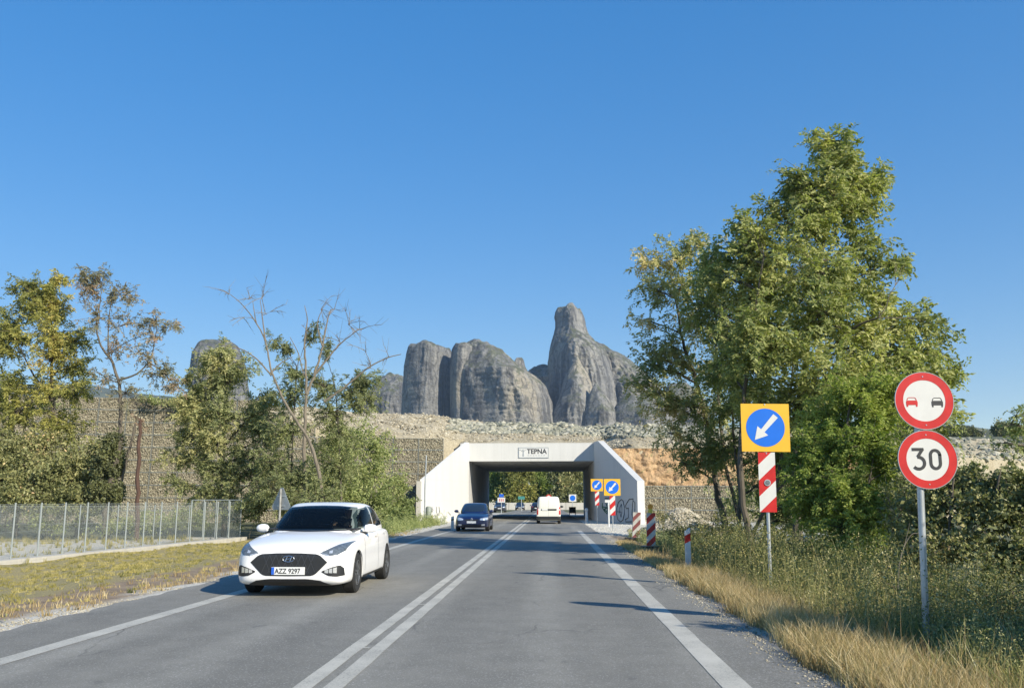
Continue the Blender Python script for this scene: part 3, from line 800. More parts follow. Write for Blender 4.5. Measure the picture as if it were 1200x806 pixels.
def slope_point(rng, n, x0, x1, t0, t1, exclude_tunnel=False):
    X = rng.uniform(x0, x1, n); t = rng.uniform(t0, t1, n)
    Y = np.empty(n); Z = np.empty(n)
    for i in range(n):
        fy, gt, ry, rz = e_face(X[i]), gtop(X[i]), ridge_y(X[i]), ridge_z(X[i])
        y = fy + .6 + (ry - fy - .6) * t[i]; z = gt + (rz - gt) * max(t[i], 0) ** .85
        q = Vector((X[i] * .45, y * .45, 3)); z += 0.28 * noise.noise(q) + 0.14 * noise.noise(q * 3.1)
        Y[i] = y; Z[i] = z
    return np.stack([X, Y, Z], 1)
def slope_stones(name, n, x0, x1, t0, t1, s0, s1, mat, label, seed, pw=1.0):
    r_ = np.random.default_rng(seed)
    C = slope_point(r_, n, x0, x1, t0, t1)
    sz = s0 + (s1 - s0) * r_.random(n) ** (2.0 * pw)
    V, F, t = stones(r_, C, sz, (1, 1, .75))
    me = np_mesh(name, V, F, False, {'tint': t}); me.materials.append(M[mat])
    return tag(link(name, me), label, "rubble", kind='stuff')
slope_stones("rubble", 9000, -48, 16, 0.02, 1.02, .05, .16, 'gravelst', "beige gravel covering the upper embankment slope", 21)
slope_stones("rubble", 6500, -9, 22, 0.35, 0.95, .05, .36, 'rubble', "band of grey-green boulders below the ridge over the underpass", 22)
slope_stones("rubble", 5000, -30, -5, 0.02, 0.98, .04, .11, 'gravelst', "scattered pale rocks above the left gabion wall", 23)
slope_stones("rubble", 1500, 22, 70, 0.0, 1.0, .15, .5, 'rubble', "grey boulders on the embankment at the right", 24)

# gabion baskets: shared variants
def basket_mesh(seed, w=2.0, h=0.93, d=0.9):
    r_ = np.random.default_rng(seed)
    nxs, nzs = int(w / .118), int(h / .115)
    cx, cz = np.meshgrid((np.arange(nxs) + .5) * w / nxs, (np.arange(nzs) + .5) * h / nzs)
    n = cx.size
    C = np.stack([cx.ravel() + r_.normal(size=n) * .025, .03 + r_.normal(size=n) * .02, cz.ravel() + r_.normal(size=n) * .02], 1)
    C[:, 0] = np.clip(C[:, 0], .07, w - .07); C[:, 2] = np.clip(C[:, 2], .06, h - .06)
    V, F, t = stones(r_, C, r_.uniform(.048, .078, n), (1, .8, .95))
    bx = MB(); bx.box(.01, w - .01, .06, d, .01, h - .01)
    bv = np.array(bx.v); bf = np.array(bx.f)
    # wire frame as thin boxes
    wb = MB(); q = .007
    for z in (0.012, h - .012): wb.box(0, w, -.05, -.036, z - q, z + q)
    for x in (0.012, w - .012): wb.box(x - q, x + q, -.05, -.036, 0.025, h - .025)
    wv = np.array(wb.v); wf = np.array(wb.f)
    tri = lambda f: np.concatenate([f[:, [0, 1, 2]], f[:, [0, 2, 3]]])
    VV = np.concatenate([V, bv, wv]); FF = np.concatenate([F, tri(bf) + len(V), tri(wf) + len(V) + len(bv)])
    mi = np.concatenate([np.zeros(len(F)), np.full(len(bf) * 2, 1), np.full(len(wf) * 2, 2)])
    tt = np.concatenate([t, np.zeros(len(bv) + len(wv))])
    me = np_mesh("gabion_basket", VV, FF, False, {'tint': tt}, mi)
    for k in ('stone', 'gapdark', 'zinc'): me.materials.append(M[k])
    return me
BV = [basket_mesh(s) for s in range(6)]
gw = empty("gabion_wall", (-8.3, 72, 0), "tall beige gabion retaining wall left of the underpass", "retaining wall")
rd = random.Random(5)
X = -8.5
while X > -52:
    fy = face_y(X - 1.0); g = gtop(X - 1.0)
    nrow = int(round((g + .1) / .945))
    for k in range(nrow):
        o = link("basket", rd.choice(BV), gw)
        o.location = (X - 2.0 + 8.3 + rd.uniform(-.01, .01), face_y(X - 2) - 72 + k * .03 + rd.uniform(-.02, .02), -.1 + k * .945)
        o.rotation_euler = (0, 0, math.atan(.21))
    X -= 1.985
gw2 = empty("gabion_wall", (5, 72, 0), "low gabion retaining wall under the ochre earth, right of the underpass", "retaining wall")
X = 5.0
while X < 30:
    for k in range(3):
        o = link("basket", rd.choice(BV), gw2)
        a = math.atan(.72) if X > 14 else 0
        o.location = (X - 5, face_y(X) - 72.2 + k * .03 + rd.uniform(-.02, .02), -.1 + k * .945); o.rotation_euler = (0, 0, a)
    X += 2.02 * (0.81 if X > 14 else 1)
# ochre reinforced-earth panels
def earth_panel(X0, k):
    nx_, nz_ = 30, 15; w, h = 2.01, 0.985
    vs = []
    for j in range(nz_):
        for i in range(nx_):
            x = w * i / (nx_ - 1); z = h * j / (nz_ - 1)
            q = Vector(((X0 + x) * 1.1, (k * .985 + z) * 1.3, 5.0))
            y = 0.30 * noise.noise(q) + 0.14 * noise.noise(q * 2.7) + .09 * noise.noise(q * 7) + .16 * max(0, noise.noise(Vector(((X0 + x) * 2.4, (k * .985 + z) * .45, 9))) - .12)
            vs.append((x, y + (z + k * .985) * .10, z))
    fs = [(j * nx_ + i, j * nx_ + i + 1, (j + 1) * nx_ + i + 1, (j + 1) * nx_ + i) for j in range(nz_ - 1) for i in range(nx_ - 1)]
    mb = MB(); mb.add(vs, fs, 0)
    me = mb.mesh("panel", True, [M['ochre']])
    return me
ew = empty("reinforced_earth_face", (5, 72, 2.75), "ochre bare earth face right of the underpass, above the low gabions", "earth wall")
X = 4.6
while X < 28:
    for k in range(3):
        o = link("panel", earth_panel(X, k), ew)
        a = math.atan(.72) if X > 14 else 0
        o.location = (X - 5, face_y(X) - 72.0 + .1, k * .985 - .02); o.rotation_euler = (0, 0, a)
    X += 2.01 * (0.81 if X > 14 else 1)

# ------------------------------------------------------------------ Meteora-like rock towers far behind
def interp(rows, y):
    for a, b in zip(rows, rows[1:]):
        if a[0] <= y <= b[0]:
            t = (y - a[0]) / max(b[0] - a[0], 1e-6)
            return a[1] + (b[1] - a[1]) * t, a[2] + (b[2] - a[2]) * t
    return rows[-1][1], rows[-1][2]
def monolith(name, rows, Y, mat, depth=0.6, n=150, m=90, expo=2.6, seed=0, rough=1.0, ybot=560, flute=1.0, dy=0, rot=0.0):
    """rows: (y, x_left, x_right) read from the photograph, top to bottom; turned into rings with real depth"""
    sc = Y / F_PX
    y0, y1 = rows[0][0], rows[-1][0]
    V = []
    rr = []
    for j in range(m):
        t = j / (m - 1); y = y0 + (y1 - y0) * (t ** 1.15)
        xl, xr = interp(rows, y)
        rr.append((y, xl, xr))
    rr.append((ybot, rr[-1][1] - 10, rr[-1][2] + 10))
    wmax = max(b - a for _, a, b in rows)
    ex = 2 / expo; shp = []
    for i in range(n):
        th = 2 * math.pi * i / n; c, s_ = math.cos(th), math.sin(th)
        a = math.copysign(abs(c) ** ex, c); b = math.copysign(abs(s_) ** ex, s_)
        shp.append((a * math.cos(rot) - b * math.sin(rot), a * math.sin(rot) + b * math.cos(rot)))
    mxx = max(abs(a) for a, _ in shp); mxy = max(abs(b) for _, b in shp)
    shp = [(a / mxx, b / mxy) for a, b in shp]
    for j, (y, xl, xr) in enumerate(rr):
        A = P(xl, y, Y); B = P(xr, y, Y)
        cx = (A[0] + B[0]) / 2; hw = (B[0] - A[0]) / 2; z = A[2]
        hd = min(hw * 1.3, wmax * sc * 0.5) * depth / .6 * (0.6 + 0.4 * min(1, hw / (wmax * sc * .5))) + 0.01
        for i in range(n):
            ux, uy = shp[i]
            px_, py_ = cx + ux * hw, Y + dy + uy * hd
            q = Vector((px_ * .018 + seed * 3.3, py_ * .018, z * .004))
            fl = noise.noise(q * 1.0) * 1.0 + noise.noise(q * 3.0) * .5 - abs(noise.noise(q * 5)) * .9 - abs(noise.noise(q * 13)) * .25
            q2 = Vector((px_ * .03 + seed, py_ * .03, z * .05))
            rg_ = noise.noise(q2) * .35 + noise.noise(q2 * 3) * .2 + noise.noise(q2 * 7) * .25 + noise.noise(q2 * 15) * .15
            bed = noise.noise(Vector((seed, px_ * .004, z * .22))) * .12
            amp = min(hw, 60) * .13
            dsp = (fl * flute * .9 + rg_ * rough + bed) * amp
            front = 1.0
            nx2, ny2 = ux, uy
            k = abs(ny2) * .9 + .12
            V.append((px_ + nx2 * dsp * .35, py_ + ny2 * dsp * 1.6 * k, z + rg_ * amp * .30 * (j > 0) + (noise.noise(Vector((px_ * .06, py_ * .05, seed))) * 5.5 + noise.noise(Vector((px_ * .17, py_ * .12, seed))) * 3.0) * max(0.0, 1 - j / (m * .35)) * min(1.0, hw / 14)))
    nr = len(rr)
    i = (np.arange(nr - 1)[:, None] * n + np.arange(n)[None]); i2 = (np.arange(nr - 1)[:, None] * n + (np.arange(n)[None] + 1) % n)
    F = np.stack([i, i2, i2 + n, i + n], -1).reshape(-1, 4)
    V.append((sum(v[0] for v in V[:n]) / n, sum(v[1] for v in V[:n]) / n, V[0][2] + 0.5))
    c = len(V) - 1
    cap = np.array([[k, (k + 1) % n, c, c] for k in range(n)])
    bm = bmesh.new()
    me = bpy.data.meshes.new(name)
    me.from_pydata(V, [], [tuple(f) for f in F.tolist()] + [(k, (k + 1) % n, c) for k in range(n)])
    bm.from_mesh(me); bmesh.ops.recalc_face_normals(bm, faces=bm.faces); bm.to_mesh(me); bm.free()
    me.polygons.foreach_set("use_smooth", [True] * len(me.polygons))
    me.materials.append(M[mat])
    return tag(link(name, me), kind='structure')
monolith("rock_tower", [(439, 452, 470), (443, 447, 478), (452, 440, 482), (465, 430, 484), (480, 422, 486), (500, 415, 488)], 1350, 'rockB', .7, expo=3.6, rot=R(70), rough=.5, seed=1)
monolith("rock_tower", [(403.5, 488, 502), (405, 482, 515), (409, 479, 527), (416, 477, 530), (430, 474.5, 530), (460, 472.5, 529), (500, 470, 529)], 1150, 'rockA', .8, expo=4.5, seed=2, flute=.6, rough=.4, rot=R(57))
monolith("rock_tower", [(402, 538, 550), (405, 533, 556), (412, 529, 558), (430, 527, 556), (460, 527, 553), (500, 528, 552)], 1120, 'rockA', .9, expo=3.2, seed=3, flute=.6, rough=.4, n=100, rot=R(40))
monolith("rock_tower", [(400.5, 548, 566), (404, 544, 578), (410, 542, 588), (420, 541, 600), (432, 540.5, 614), (440, 540, 628), (452, 540, 640), (470, 540, 647), (500, 540, 651)], 1135, 'rockA', .8, expo=4.0, seed=4, flute=.9, rough=.5, rot=R(64))
monolith("rock_tower", [(418.5, 605, 612), (422, 603, 614), (430, 601, 616), (440, 598, 622), (460, 590, 630)], 1200, 'rockA', .7, seed=5, n=80, m=50)
monolith("rock_tower", [(427, 632, 640), (431, 624, 648), (438, 616, 658), (448, 608, 664), (470, 600, 668), (500, 600, 670)], 1260, 'rockB', .7, seed=6, n=100)
monolith("rock_tower", [(360.5, 656, 676), (362, 653, 680), (367, 650.5, 683), (373, 649.5, 685), (377, 650.5, 686), (384, 650.5, 687), (392, 648.5, 690), (402, 645.5, 699), (412, 643, 709), (425, 641.5, 716), (440, 640.5, 722), (460, 640, 727), (500, 640, 733)], 1230, 'rockA', .85, expo=3.4, seed=7, flute=1.1, n=200, m=130, dy=0, rot=R(48), rough=.6)
monolith("rock_tower", [(395, 684, 694), (401, 680, 706), (408, 680, 718), (416, 680, 736), (426, 680, 748), (440, 680, 764), (458, 680, 780), (480, 680, 796), (500, 680, 806)], 1260, 'rockB', .8, expo=3.0, seed=8, flute=1.2, n=180, dy=20, rot=R(50))
monolith("rock_tower", [(449, 697, 699), (456, 693, 705), (470, 688, 716), (484, 684, 724), (500, 680, 732)], 1120, 'rockA', .8, expo=3.4, rot=R(52), rough=.5, seed=9, n=100, m=60)
monolith("rock_tower", [(417, 675, 677), (430, 668, 684), (445, 660, 692), (465, 655, 698), (500, 640, 706)], 1150, 'rockA', .8, expo=3.2, rot=R(45), rough=.5, seed=12, n=110, m=70)
monolith("rock_tower", [(452, 737, 739), (464, 730, 753), (478, 720, 772), (500, 708, 790)], 1130, 'rockB', .8, expo=3.2, rot=R(55), rough=.5, seed=10, n=100, m=60)
monolith("rock_tower", [(449, 786, 800), (455, 781, 812), (470, 776, 825), (500, 770, 835)], 1300, 'rockB', .7, seed=11, n=90, m=60)
monolith("rock_tower", [(401, 240, 268), (405, 235, 276), (418, 230, 282), (440, 227, 286), (480, 224, 290)], 1250, 'rockB', .7, expo=2.8, seed=13, n=100, m=60)
monolith("rock_tower", [(438, -40, 2), (446, -60, 8), (460, -80, 14), (490, -90, 18)], 1250, 'rockA', .7, seed=14, n=80, m=50)
def ridge(name, pts, Y, mat, depth):
    """long low hill with a rounded crest"""
    vs = []; k = 14
    xs_ = np.linspace(pts[0][0], pts[-1][0], 120)
    for x in xs_:
        y = np.interp(x, [p[0] for p in pts], [p[1] for p in pts])
        q = P(x, y, Y); top_ = q[2] + 3 * noise.noise(Vector((x * .08, 3, 1)))
        for j in range(k):
            a = math.pi * j / (k - 1)
            vs.append((q[0] + 4 * noise.noise(Vector((x * .05, j, 7))), Y - math.cos(a) * depth, math.sin(a) ** .8 * (top_ + 3) - 3 + 4 * noise.noise(Vector((x * .06, j * .5, 2))) * math.sin(a)))
    n = len(xs_)
    ii = (np.arange(n - 1)[:, None] * k + np.arange(k - 1)[None]).reshape(-1, 1)
    me = np_mesh(name, np.array(vs), np.concatenate([ii, ii + 1, ii + k + 1, ii + k], 1), True)
    me.materials.append(mat)
    return tag(link(name, me), kind='structure')
M['hill'] = plain("wooded_hill", (0.075, 0.085, 0.05), 0.95, 0, 0.45, 0.03)
ridge("distant_hill", [(-500, 470), (-100, 460), (80, 453), (130, 456), (170, 463), (240, 470), (330, 480), (420, 505)], 2300, M['hill'], 500)
ridge("distant_hill", [(760, 520), (900, 505), (1050, 500), (1110, 501), (1150, 507), (1220, 505), (1400, 495), (1900, 500)], 900, M['hill'], 160)
M['bpaint'] = carpaint('navy_paint', (0.006, 0.013, 0.06))
M['seat'] = plain('seat_cloth', (0.03, 0.03, 0.033), 0.8)
M['jacket'] = plain('jacket_cloth', (0.05, 0.055, 0.07), 0.85)
M['skin'] = plain('skin', (0.52, 0.31, 0.21), 0.5)
def clearglass():
    m, nt, b = newmat("clear_glass")
    b.inputs["Base Color"].default_value = (0.01, 0.014, 0.018, 1); b.inputs["Roughness"].default_value = 0.03
    tr = N(nt, "ShaderNodeBsdfTransparent"); tr.inputs[0].default_value = (0.55, 0.62, 0.62, 1)
    mx = N(nt, "ShaderNodeMixShader"); fr = N(nt, "ShaderNodeFresnel"); fr.inputs[0].default_value = 1.6
    ad = N(nt, "ShaderNodeMath", operation='ADD'); ad.inputs[1].default_value = 0.12; nt.links.new(fr.outputs[0], ad.inputs[0])
    nt.links.new(ad.outputs[0], mx.inputs[0]); nt.links.new(tr.outputs[0], mx.inputs[1]); nt.links.new(b.outputs[0], mx.inputs[2])
    nt.links.new(mx.outputs[0], nt.nodes["Material Output"].inputs[0])
    return m
M['clearglass'] = clearglass()
_m = M['wpaint']; _nt = _m.node_tree; _b = _nt.nodes["Principled BSDF"]     # car shell: white outside, dark lining inside
_g = _nt.nodes.new("ShaderNodeNewGeometry"); _c0 = _b.inputs["Base Color"].links[0].from_socket
_nt.links.new(mix(_nt, _g.outputs["Backfacing"], _c0, (0.05, 0.05, 0.052)), _b.inputs["Base Color"])
M['grillebar'] = plain('grille_bar', (0.07, 0.075, 0.085), 0.3, 0.5)
# ------------------------------------------------------------------ road signs
def disc(mb, r, y0, y1, n=48, mi=0, cx=0, cz=0): mb.prism([(cx + r * math.cos(2 * math.pi * i / n), cz + r * math.sin(2 * math.pi * i / n)) for i in range(n)], y0, y1, mi)
def ring(mb, ri, ro, y0, y1, n=48, cx=0, cz=0):
    vs = []
    for y in (y0, y1):
        for r in (ri, ro): vs += [(cx + r * math.cos(2 * math.pi * i / n), y, cz + r * math.sin(2 * math.pi * i / n)) for i in range(n)]
    fs = []
    for i in range(n):
        j = (i + 1) % n
        fs += [(i, j, n + j, n + i), (2 * n + i, 3 * n + i, 3 * n + j, 2 * n + j), (n + i, n + j, 3 * n + j, 3 * n + i), (i, 2 * n + i, 2 * n + j, j)]
    mb.add(vs, fs)
def thick(pts, w):
    """outline strip of a polyline, as quads for a flat stroke"""
    out = []
    for i, p in enumerate(pts):
        a = Vector(pts[max(i - 1, 0)]); b = Vector(pts[min(i + 1, len(pts) - 1)]); d = (b - a).normalized(); nn = Vector((-d.y, d.x)) * w / 2
        out.append((Vector(p) + nn, Vector(p) - nn))
    return out
def flat_stroke(mb, pts, w, y0, y1):
    L_ = thick(pts, w); n = len(L_); vs = []
    for y in (y0, y1):
        for a, b in L_: vs += [(a.x, y, a.y), (b.x, y, b.y)]
    fs = []
    o = 2 * n
    for i in range(n - 1):
        a, b, c, d = 2 * i, 2 * i + 1, 2 * i + 3, 2 * i + 2
        fs += [(a, b, c, d), (a + o, d + o, c + o, b + o), (a, d, d + o, a + o), (b, b + o, c + o, c)]
    fs += [(0, o, o + 1, 1), (2 * n - 2, 2 * n - 1, 4 * n - 1, 4 * n - 2)]
    mb.add(vs, fs)
def arc(cx, cz, r, a0, a1, n=12, rz=None):
    rz = r if rz is None else rz
    return [(cx + r * math.cos(R(a0 + (a1 - a0) * i / n)), cz + rz * math.sin(R(a0 + (a1 - a0) * i / n))) for i in range(n + 1)]

sx, sy = 4.07, 10.35
z0 = float(gz(sx, sy))
ps = empty("sign_post", (sx, sy, z0), "galvanised post carrying two round red-rimmed traffic signs at the right verge", "sign post")
mb = MB(); mb.path([(-.005, 0, -.3), (0.06, 0, 1.4), (.115, 0, 2.83 - z0)], .038, 14); mb.build("pole", M['galv'], ps, True)
mb = MB(); mb.tube((.115, 0, 2.832 - z0), (.115, 0, 2.852 - z0), .042, n=14); mb.build("cap", M['darkgrey'], ps)
def round_sign(cx, cz, label, name):
    t = empty(name, (cx, sy - .05, cz), label, "traffic sign", "round signs on the right-hand post")
    rr = .326
    mb = MB(); disc(mb, rr, .004, .010, 64); ring(mb, rr - .004, rr + .002, -.004, .016, 64); mb.build("back_plate", M['back'], t)
    mb = MB(); disc(mb, .235, 0, .004, 64); mb.build("sign_face", M['white'], t)
    mb = MB(); ring(mb, .234, .323, -.002, .004, 64); mb.build("rim", M['red'], t)
    for z in (.14, -.14):
        mb = MB(); mb.box(-.09, .09, .010, .018, z - .018, z + .018); mb.path(arc(0, .05, .045, 180, 0, 8) and [(a, b, z) for a, b in arc(0, .045, .046, 180, 0, 8)], .006, 5); mb.build("bracket", M['galv'], t)
    for z in (.275, -.275):
        mb = MB(); disc(mb, .007, -.006, .0, 10, cz=z); mb.build("bolt", M['chrome'], t)
    return t
s30 = round_sign(P(1085, 538.5, sy)[0], P(1085, 538.5, sy)[2], "round white sign with red rim and black number 30, lower on the post", "speed_limit_sign")
snp = round_sign(P(1081, 470, sy)[0], P(1081, 470, sy)[2], "round sign with red rim, red car beside black car, upper on the post", "no_overtaking_sign")
mb = MB(); w = .034
three = [(-.165, .108), (-.045, .108), (-.10, .028)] 
flat_stroke(mb, [(-.168, .113), (-.038, .113)], w, -.003, 0.0)
flat_stroke(mb, [(-.046, .120), (-.108, .030)], w * .95, -.0045, -.0002)
flat_stroke(mb, [(-.112, .026)] + arc(-.103, -.038, .066, 88, -140, 18, .066), w, -.0037, -.0001)
mb.build("digit", M['black'], s30, label=None) if False else link("digit", mb.mesh("digit", False, [M['black']]), s30)
mb = MB()
zz = arc(.085, .045, .052, 0, 180, 12, .058) + arc(.085, -.042, .052, 180, 360, 12, .058)
zz = zz + [zz[0], zz[1]]
flat_stroke(mb, zz, w, -.003, 0)
link("digit", mb.mesh("digit", False, [M['black']]), s30)
def car_pictogram(cx, cz, mat, lab):
    mb = MB()
    body = [(-.062, -.008), (-.062, .030), (-.052, .040), (.052, .040), (.062, .030), (.062, -.008), (.06, -.040), (.044, -.040), (.044, -.022), (-.044, -.022), (-.044, -.040), (-.06, -.040)]
    # split into convex bits
    mb.prism([(cx - .064, cz - .018), (cx + .064, cz - .018), (cx + .064, cz + .022), (cx + .054, cz + .034), (cx - .054, cz + .034), (cx - .064, cz + .022)], -.0024, 0)
    for s in (-1, 1): mb.box(cx + s * .052 - .009, cx + s * .052 + .009, -.0023, -.0001, cz - .038, cz - .0182)
    o = link("car_symbol", mb.mesh("car_symbol", False, [mat]), snp)
    mb = MB(); flat_stroke(mb, [(cx - .054, cz + .034), (cx - .042, cz + .060), (cx - .030, cz + .066), (cx + .030, cz + .066), (cx + .042, cz + .060), (cx + .054, cz + .034)], .007, -.0028, -.0003)
    mb.build("roof_line", mat, o)
car_pictogram(-.140, -.03, M['red'], "")
car_pictogram(.142, -.035, M['black'], "")

# yellow keep-left arrow signs over striped boards
def arrow_sign(loc, top, size, label, board_w, board_h, tilt=0.0, rz=0.0, pole_r=.03, seed=0, stripe='red', cap=False):
    t = empty("keep_left_sign", loc, label, "traffic sign", "yellow keep-left signs over striped boards", rz)
    z1 = top - loc[2]; z0_ = z1 - size; h = size / 2
    T_ = Matrix.Rotation(tilt, 4, 'Y')
    def fin(mb, name, mat, par=t):
        me = mb.mesh(name, False, [mat]); me.transform(T_); return link(name, me, par)
    cz = z0_ + h
    mb = MB(); mb.tube((0.0, .04, -.3), (0, .04, z1 - .05), pole_r, n=12); me = mb.mesh("pole", True, [M['galv']]); me.transform(T_); link("pole", me, t)
    mb = MB(); mb.box(-h, h, .0, .006, z0_, z1); sq = fin(mb, "sign_plate", M['yellow'])
    mb = MB(); mb.box(-h + .01, h - .01, .0062, .012, z0_ + .01, z1 - .01); fin(mb, "back_plate", M['back'])
    mb = MB(); disc(mb, h * .80, -.003, -.0002, 56, cz=cz); fin(mb, "blue_disc", M['blue'], )
    k = h * .80
    a = math.radians(228.5)
    d = Vector((math.cos(a), math.sin(a))); nn = Vector((-d.y, d.x))
    tail = -d * k * .82; neck = d * k * .28; tip = d * k * .86
    pts_shaft = [tail + nn * k * .15, tail - nn * k * .15, neck - nn * k * .11, neck + nn * k * .11]
    mb = MB(); mb.prism([(p.x, p.y + cz) for p in pts_shaft], -.006, -.0032)
    hd = [neck - d * .02 + nn * k * .36, neck - d * .02 - nn * k * .36, tip]
    mb.prism([(p.x, p.y + cz) for p in hd], -.0062, -.0033); fin(mb, "arrow", M['white'])
    # striped board
    b0 = z0_ - .012 - board_h; bw = board_w / 2
    mb = MB(); mb.box(-bw, bw, .0, .005, b0, b0 + board_h); bo = fin(mb, "striped_board", M['white'])
    per = board_h * .53
    for i in range(0, 3):      # red diagonals rising to the right, clipped to the board
        zc = b0 - .27 * board_h + i * per
        lo = lambda x: zc + (x + bw) * .95
        poly = []
        K = 14
        up_ = [(x, min(max(lo(x) + per * .5, b0), b0 + board_h)) for x in np.linspace(-bw, bw, K)]
        dn = [(x, min(max(lo(x), b0), b0 + board_h)) for x in np.linspace(bw, -bw, K)]
        pl = up_ + dn
        area = sum(u[1] for u in up_) - sum(v[1] for v in dn)
        if area < .02: continue
        mb = MB()
        vs = [(x, -.002, z) for x, z in up_] + [(x, -.002, z) for x, z in reversed(dn)]
        fs = [(j, j + 1, K + j + 1, K + j) for j in range(K - 1) if (up_[j][1] - dn[K - 1 - j][1]) + (up_[j + 1][1] - dn[K - 2 - j][1]) > 1e-4]
        mb.add(vs, fs); fin(mb, "stripe", M[stripe], bo)
    if cap:
        mb = MB(); disc(mb, .055, -.014, -.002, 20, cz=b0 + board_h * .49); rf = fin(mb, "reflector", M['galv'])
        mb = MB(); disc(mb, .040, -.018, -.014, 20, cz=b0 + board_h * .49); fin(mb, "reflector_lens", M['lamp'], )
        for z in (z1 + .0, z0_ - .03): mb = MB(); disc(mb, .012, -.008, .0, 10, cz=z - .012 if z == z1 else z); fin(mb, "bolt", M['galv'])
    return t
ysx, ysy = 3.70, 15.6
p1 = P(898, 473, ysy); p0 = P(898, 529, ysy)
arrow_sign((P(902, 682, ysy)[0] + .02, ysy, float(gz(3.7, 15.6))), p1[2], p1[2] - p0[2], "nearest yellow square sign with white arrow on blue, standing in the roadside weeds", .285, P(898, 530, ysy)[2] - P(898, 600, ysy)[2], tilt=.012, cap=True)
arrow_sign((P(718, 600, 50)[0], 50, -.03), P(719, 561, 50)[2], .90, "larger of the two arrow signs in front of the graffiti wall", .30, 1.05, rz=0.03, pole_r=.028)
arrow_sign((P(700, 600, 64)[0], 64, -.03), P(700, 561, 64)[2], .85, "smaller farther arrow sign, left of its larger twin before the wing wall", .29, .97, rz=-0.04, pole_r=.035)

# delineator post with red band
def striped_prism(t, name, w, z0, z1, n, mats, slope=.9, y0=-.02, y1=.02, d=.0):
    pass
dx, dy_ = 3.08, 20.8
t = empty("delineator_post", (dx, dy_, float(gz(dx, dy_))), "white roadside delineator post with a single red band", "delineator", rz=.15)
mb = MB(); mb.prism([(-.06, -.25), (.06, -.25), (.058, .94), (-.058, .86)], -.03, .03); mb.build("post", M['greyposts'], t)
mb = MB(); mb.prism([(-.061, .60), (.061, .66), (.060, .83), (-.060, .77)], -.033, .033); mb.build("red_band", M['red'], t)
# striped barrier boards
def barrier_board(loc, w, h, name_label, dirty, lamp, rz, tilt=0.0):
    t = empty("barrier_board", loc, name_label, "warning board", "striped warning boards on the gravel", rz)
    T_ = Matrix.Rotation(tilt, 4, 'Y')
    wm, rm = (M['plast'], M['rust']) if dirty else (M['white'], M['red'])
    mb = MB(); bw = w / 2
    z0_ = .10
    mb.box(-bw, bw, -.02, .02, z0_, z0_ + h); me = mb.mesh("board", False, [wm]); me.transform(T_); bo = link("board", me, t)
    mb = MB(); mb.box(-bw - .18, bw + .18, -.35, .35, -.02, .095); mb.build("rubber_foot", M['darkgrey'], t)
    per = h / 2.6
    for i in range(-1, 3):
        zc = z0_ - w * .75 + i * per + per * .2
        K = 10
        X_ = np.linspace(-bw, bw, K)
        u_ = [min(max(zc + (x + bw) * 1.0 + per * .5, z0_), z0_ + h) for x in X_]; l_ = [min(max(zc + (x + bw) * 1.0, z0_), z0_ + h) for x in X_]
        if sum(u_) - sum(l_) < .02: continue
        vs = [(x, -.023, z) for x, z in zip(X_, u_)] + [(x, -.023, z) for x, z in zip(X_, l_)]
        mb = MB(); mb.add(vs, [(j, j + 1, K + j + 1, K + j) for j in range(K - 1) if u_[j] + u_[j + 1] - l_[j] - l_[j + 1] > 1e-4])
        me = mb.mesh("stripe", False, [rm]); me.transform(T_); link("stripe", me, bo)
    if lamp:
        mb = MB(); mb.box(-.085, .055, -.05, .05, z0_ + h + .002, z0_ + h + .13); me = mb.mesh("lamp_battery", False, [M['lampyel']]); me.transform(T_); link("lamp_battery", me, t)
        mb = MB(); mb.prism([(.09 * math.cos(2 * math.pi * i / 24) - .02, z0_ + h + .20 + .09 * math.sin(2 * math.pi * i / 24)) for i in range(24)], -.045, .045); me = mb.mesh("warning_lamp", True, [M['orange']]); me.transform(T_); link("warning_lamp", me, t)
    return t
barrier_board((3.27, 30.1, -.05), .29, 1.05, "red and white striped board topped with an orange warning lamp", False, True, -.1, .02)
barrier_board((3.42, 37.0, -.05), .33, 1.00, "grimy dark red striped board without a lamp, behind the lamp one", True, False, .3, .06)
# small posts in front of the underpass
b = P(687.5, 612, 66)
t = empty("bollard", (b[0], 66, -.03), "white bollard with a rounded head at the right tunnel mouth", "bollard")
mb = MB(); mb.path([(0, 0, -.1), (0, 0, .8)], .10, 14); mb.build("shaft", M['greyposts'], t, True)
mb = MB(); mb.path([(0, 0, .802), (0, 0, .86), (0, 0, .95), (0, 0, 1.03), (0, 0, 1.06)], [.07, .12, .135, .10, .03], 14); mb.build("head", M['white'], t, True)
b = P(713.5, 612, 57)
t = empty("thin_post", (b[0], 57, -.03), "thin white post with small top plate beside the green squiggle", "post")
mb = MB(); mb.tube((0, 0, -.1), (0, 0, 1.45), .045, n=8); mb.build("shaft", M['greyposts'], t, True)
mb = MB(); mb.box(-.22, .10, -.02, .02, 1.455, 1.62); mb.build("top_plate", M['white'], t)
b = P(528, 619, 49)
t = empty("marker_post", (b[0] + .1, 49, -.03), "short white marker post left of the blue car", "delineator")
mb = MB(); mb.prism([(-.08, -.1), (.08, -.1), (.075, .75), (-.075, .70)], -.03, .03); mb.build("post", M['greyposts'], t)
mb = MB(); mb.prism([(-.082, .5), (.082, .53), (.082, .6), (-.082, .57)], -.033, .033); mb.build("reflector_band", M['darkgrey'], t)
b = P(497.5, 608, 63.5)
t = empty("slender_pole", (b[0], 63.5, -.03), "tall slender grey pole in front of the left wing wall", "pole")
mb = MB(); mb.path([(0, 0, -.1), (0, 0, 2.4), (.05, 0, 4.75)], [.055, .05, .04], 10); mb.build("shaft", M['galv'], t, True)
mb = MB(); mb.box(-.12, .12, -.12, .12, -.05, .12); mb.build("foot", M['pale_conc'], t)
b = P(502, 608, 62)
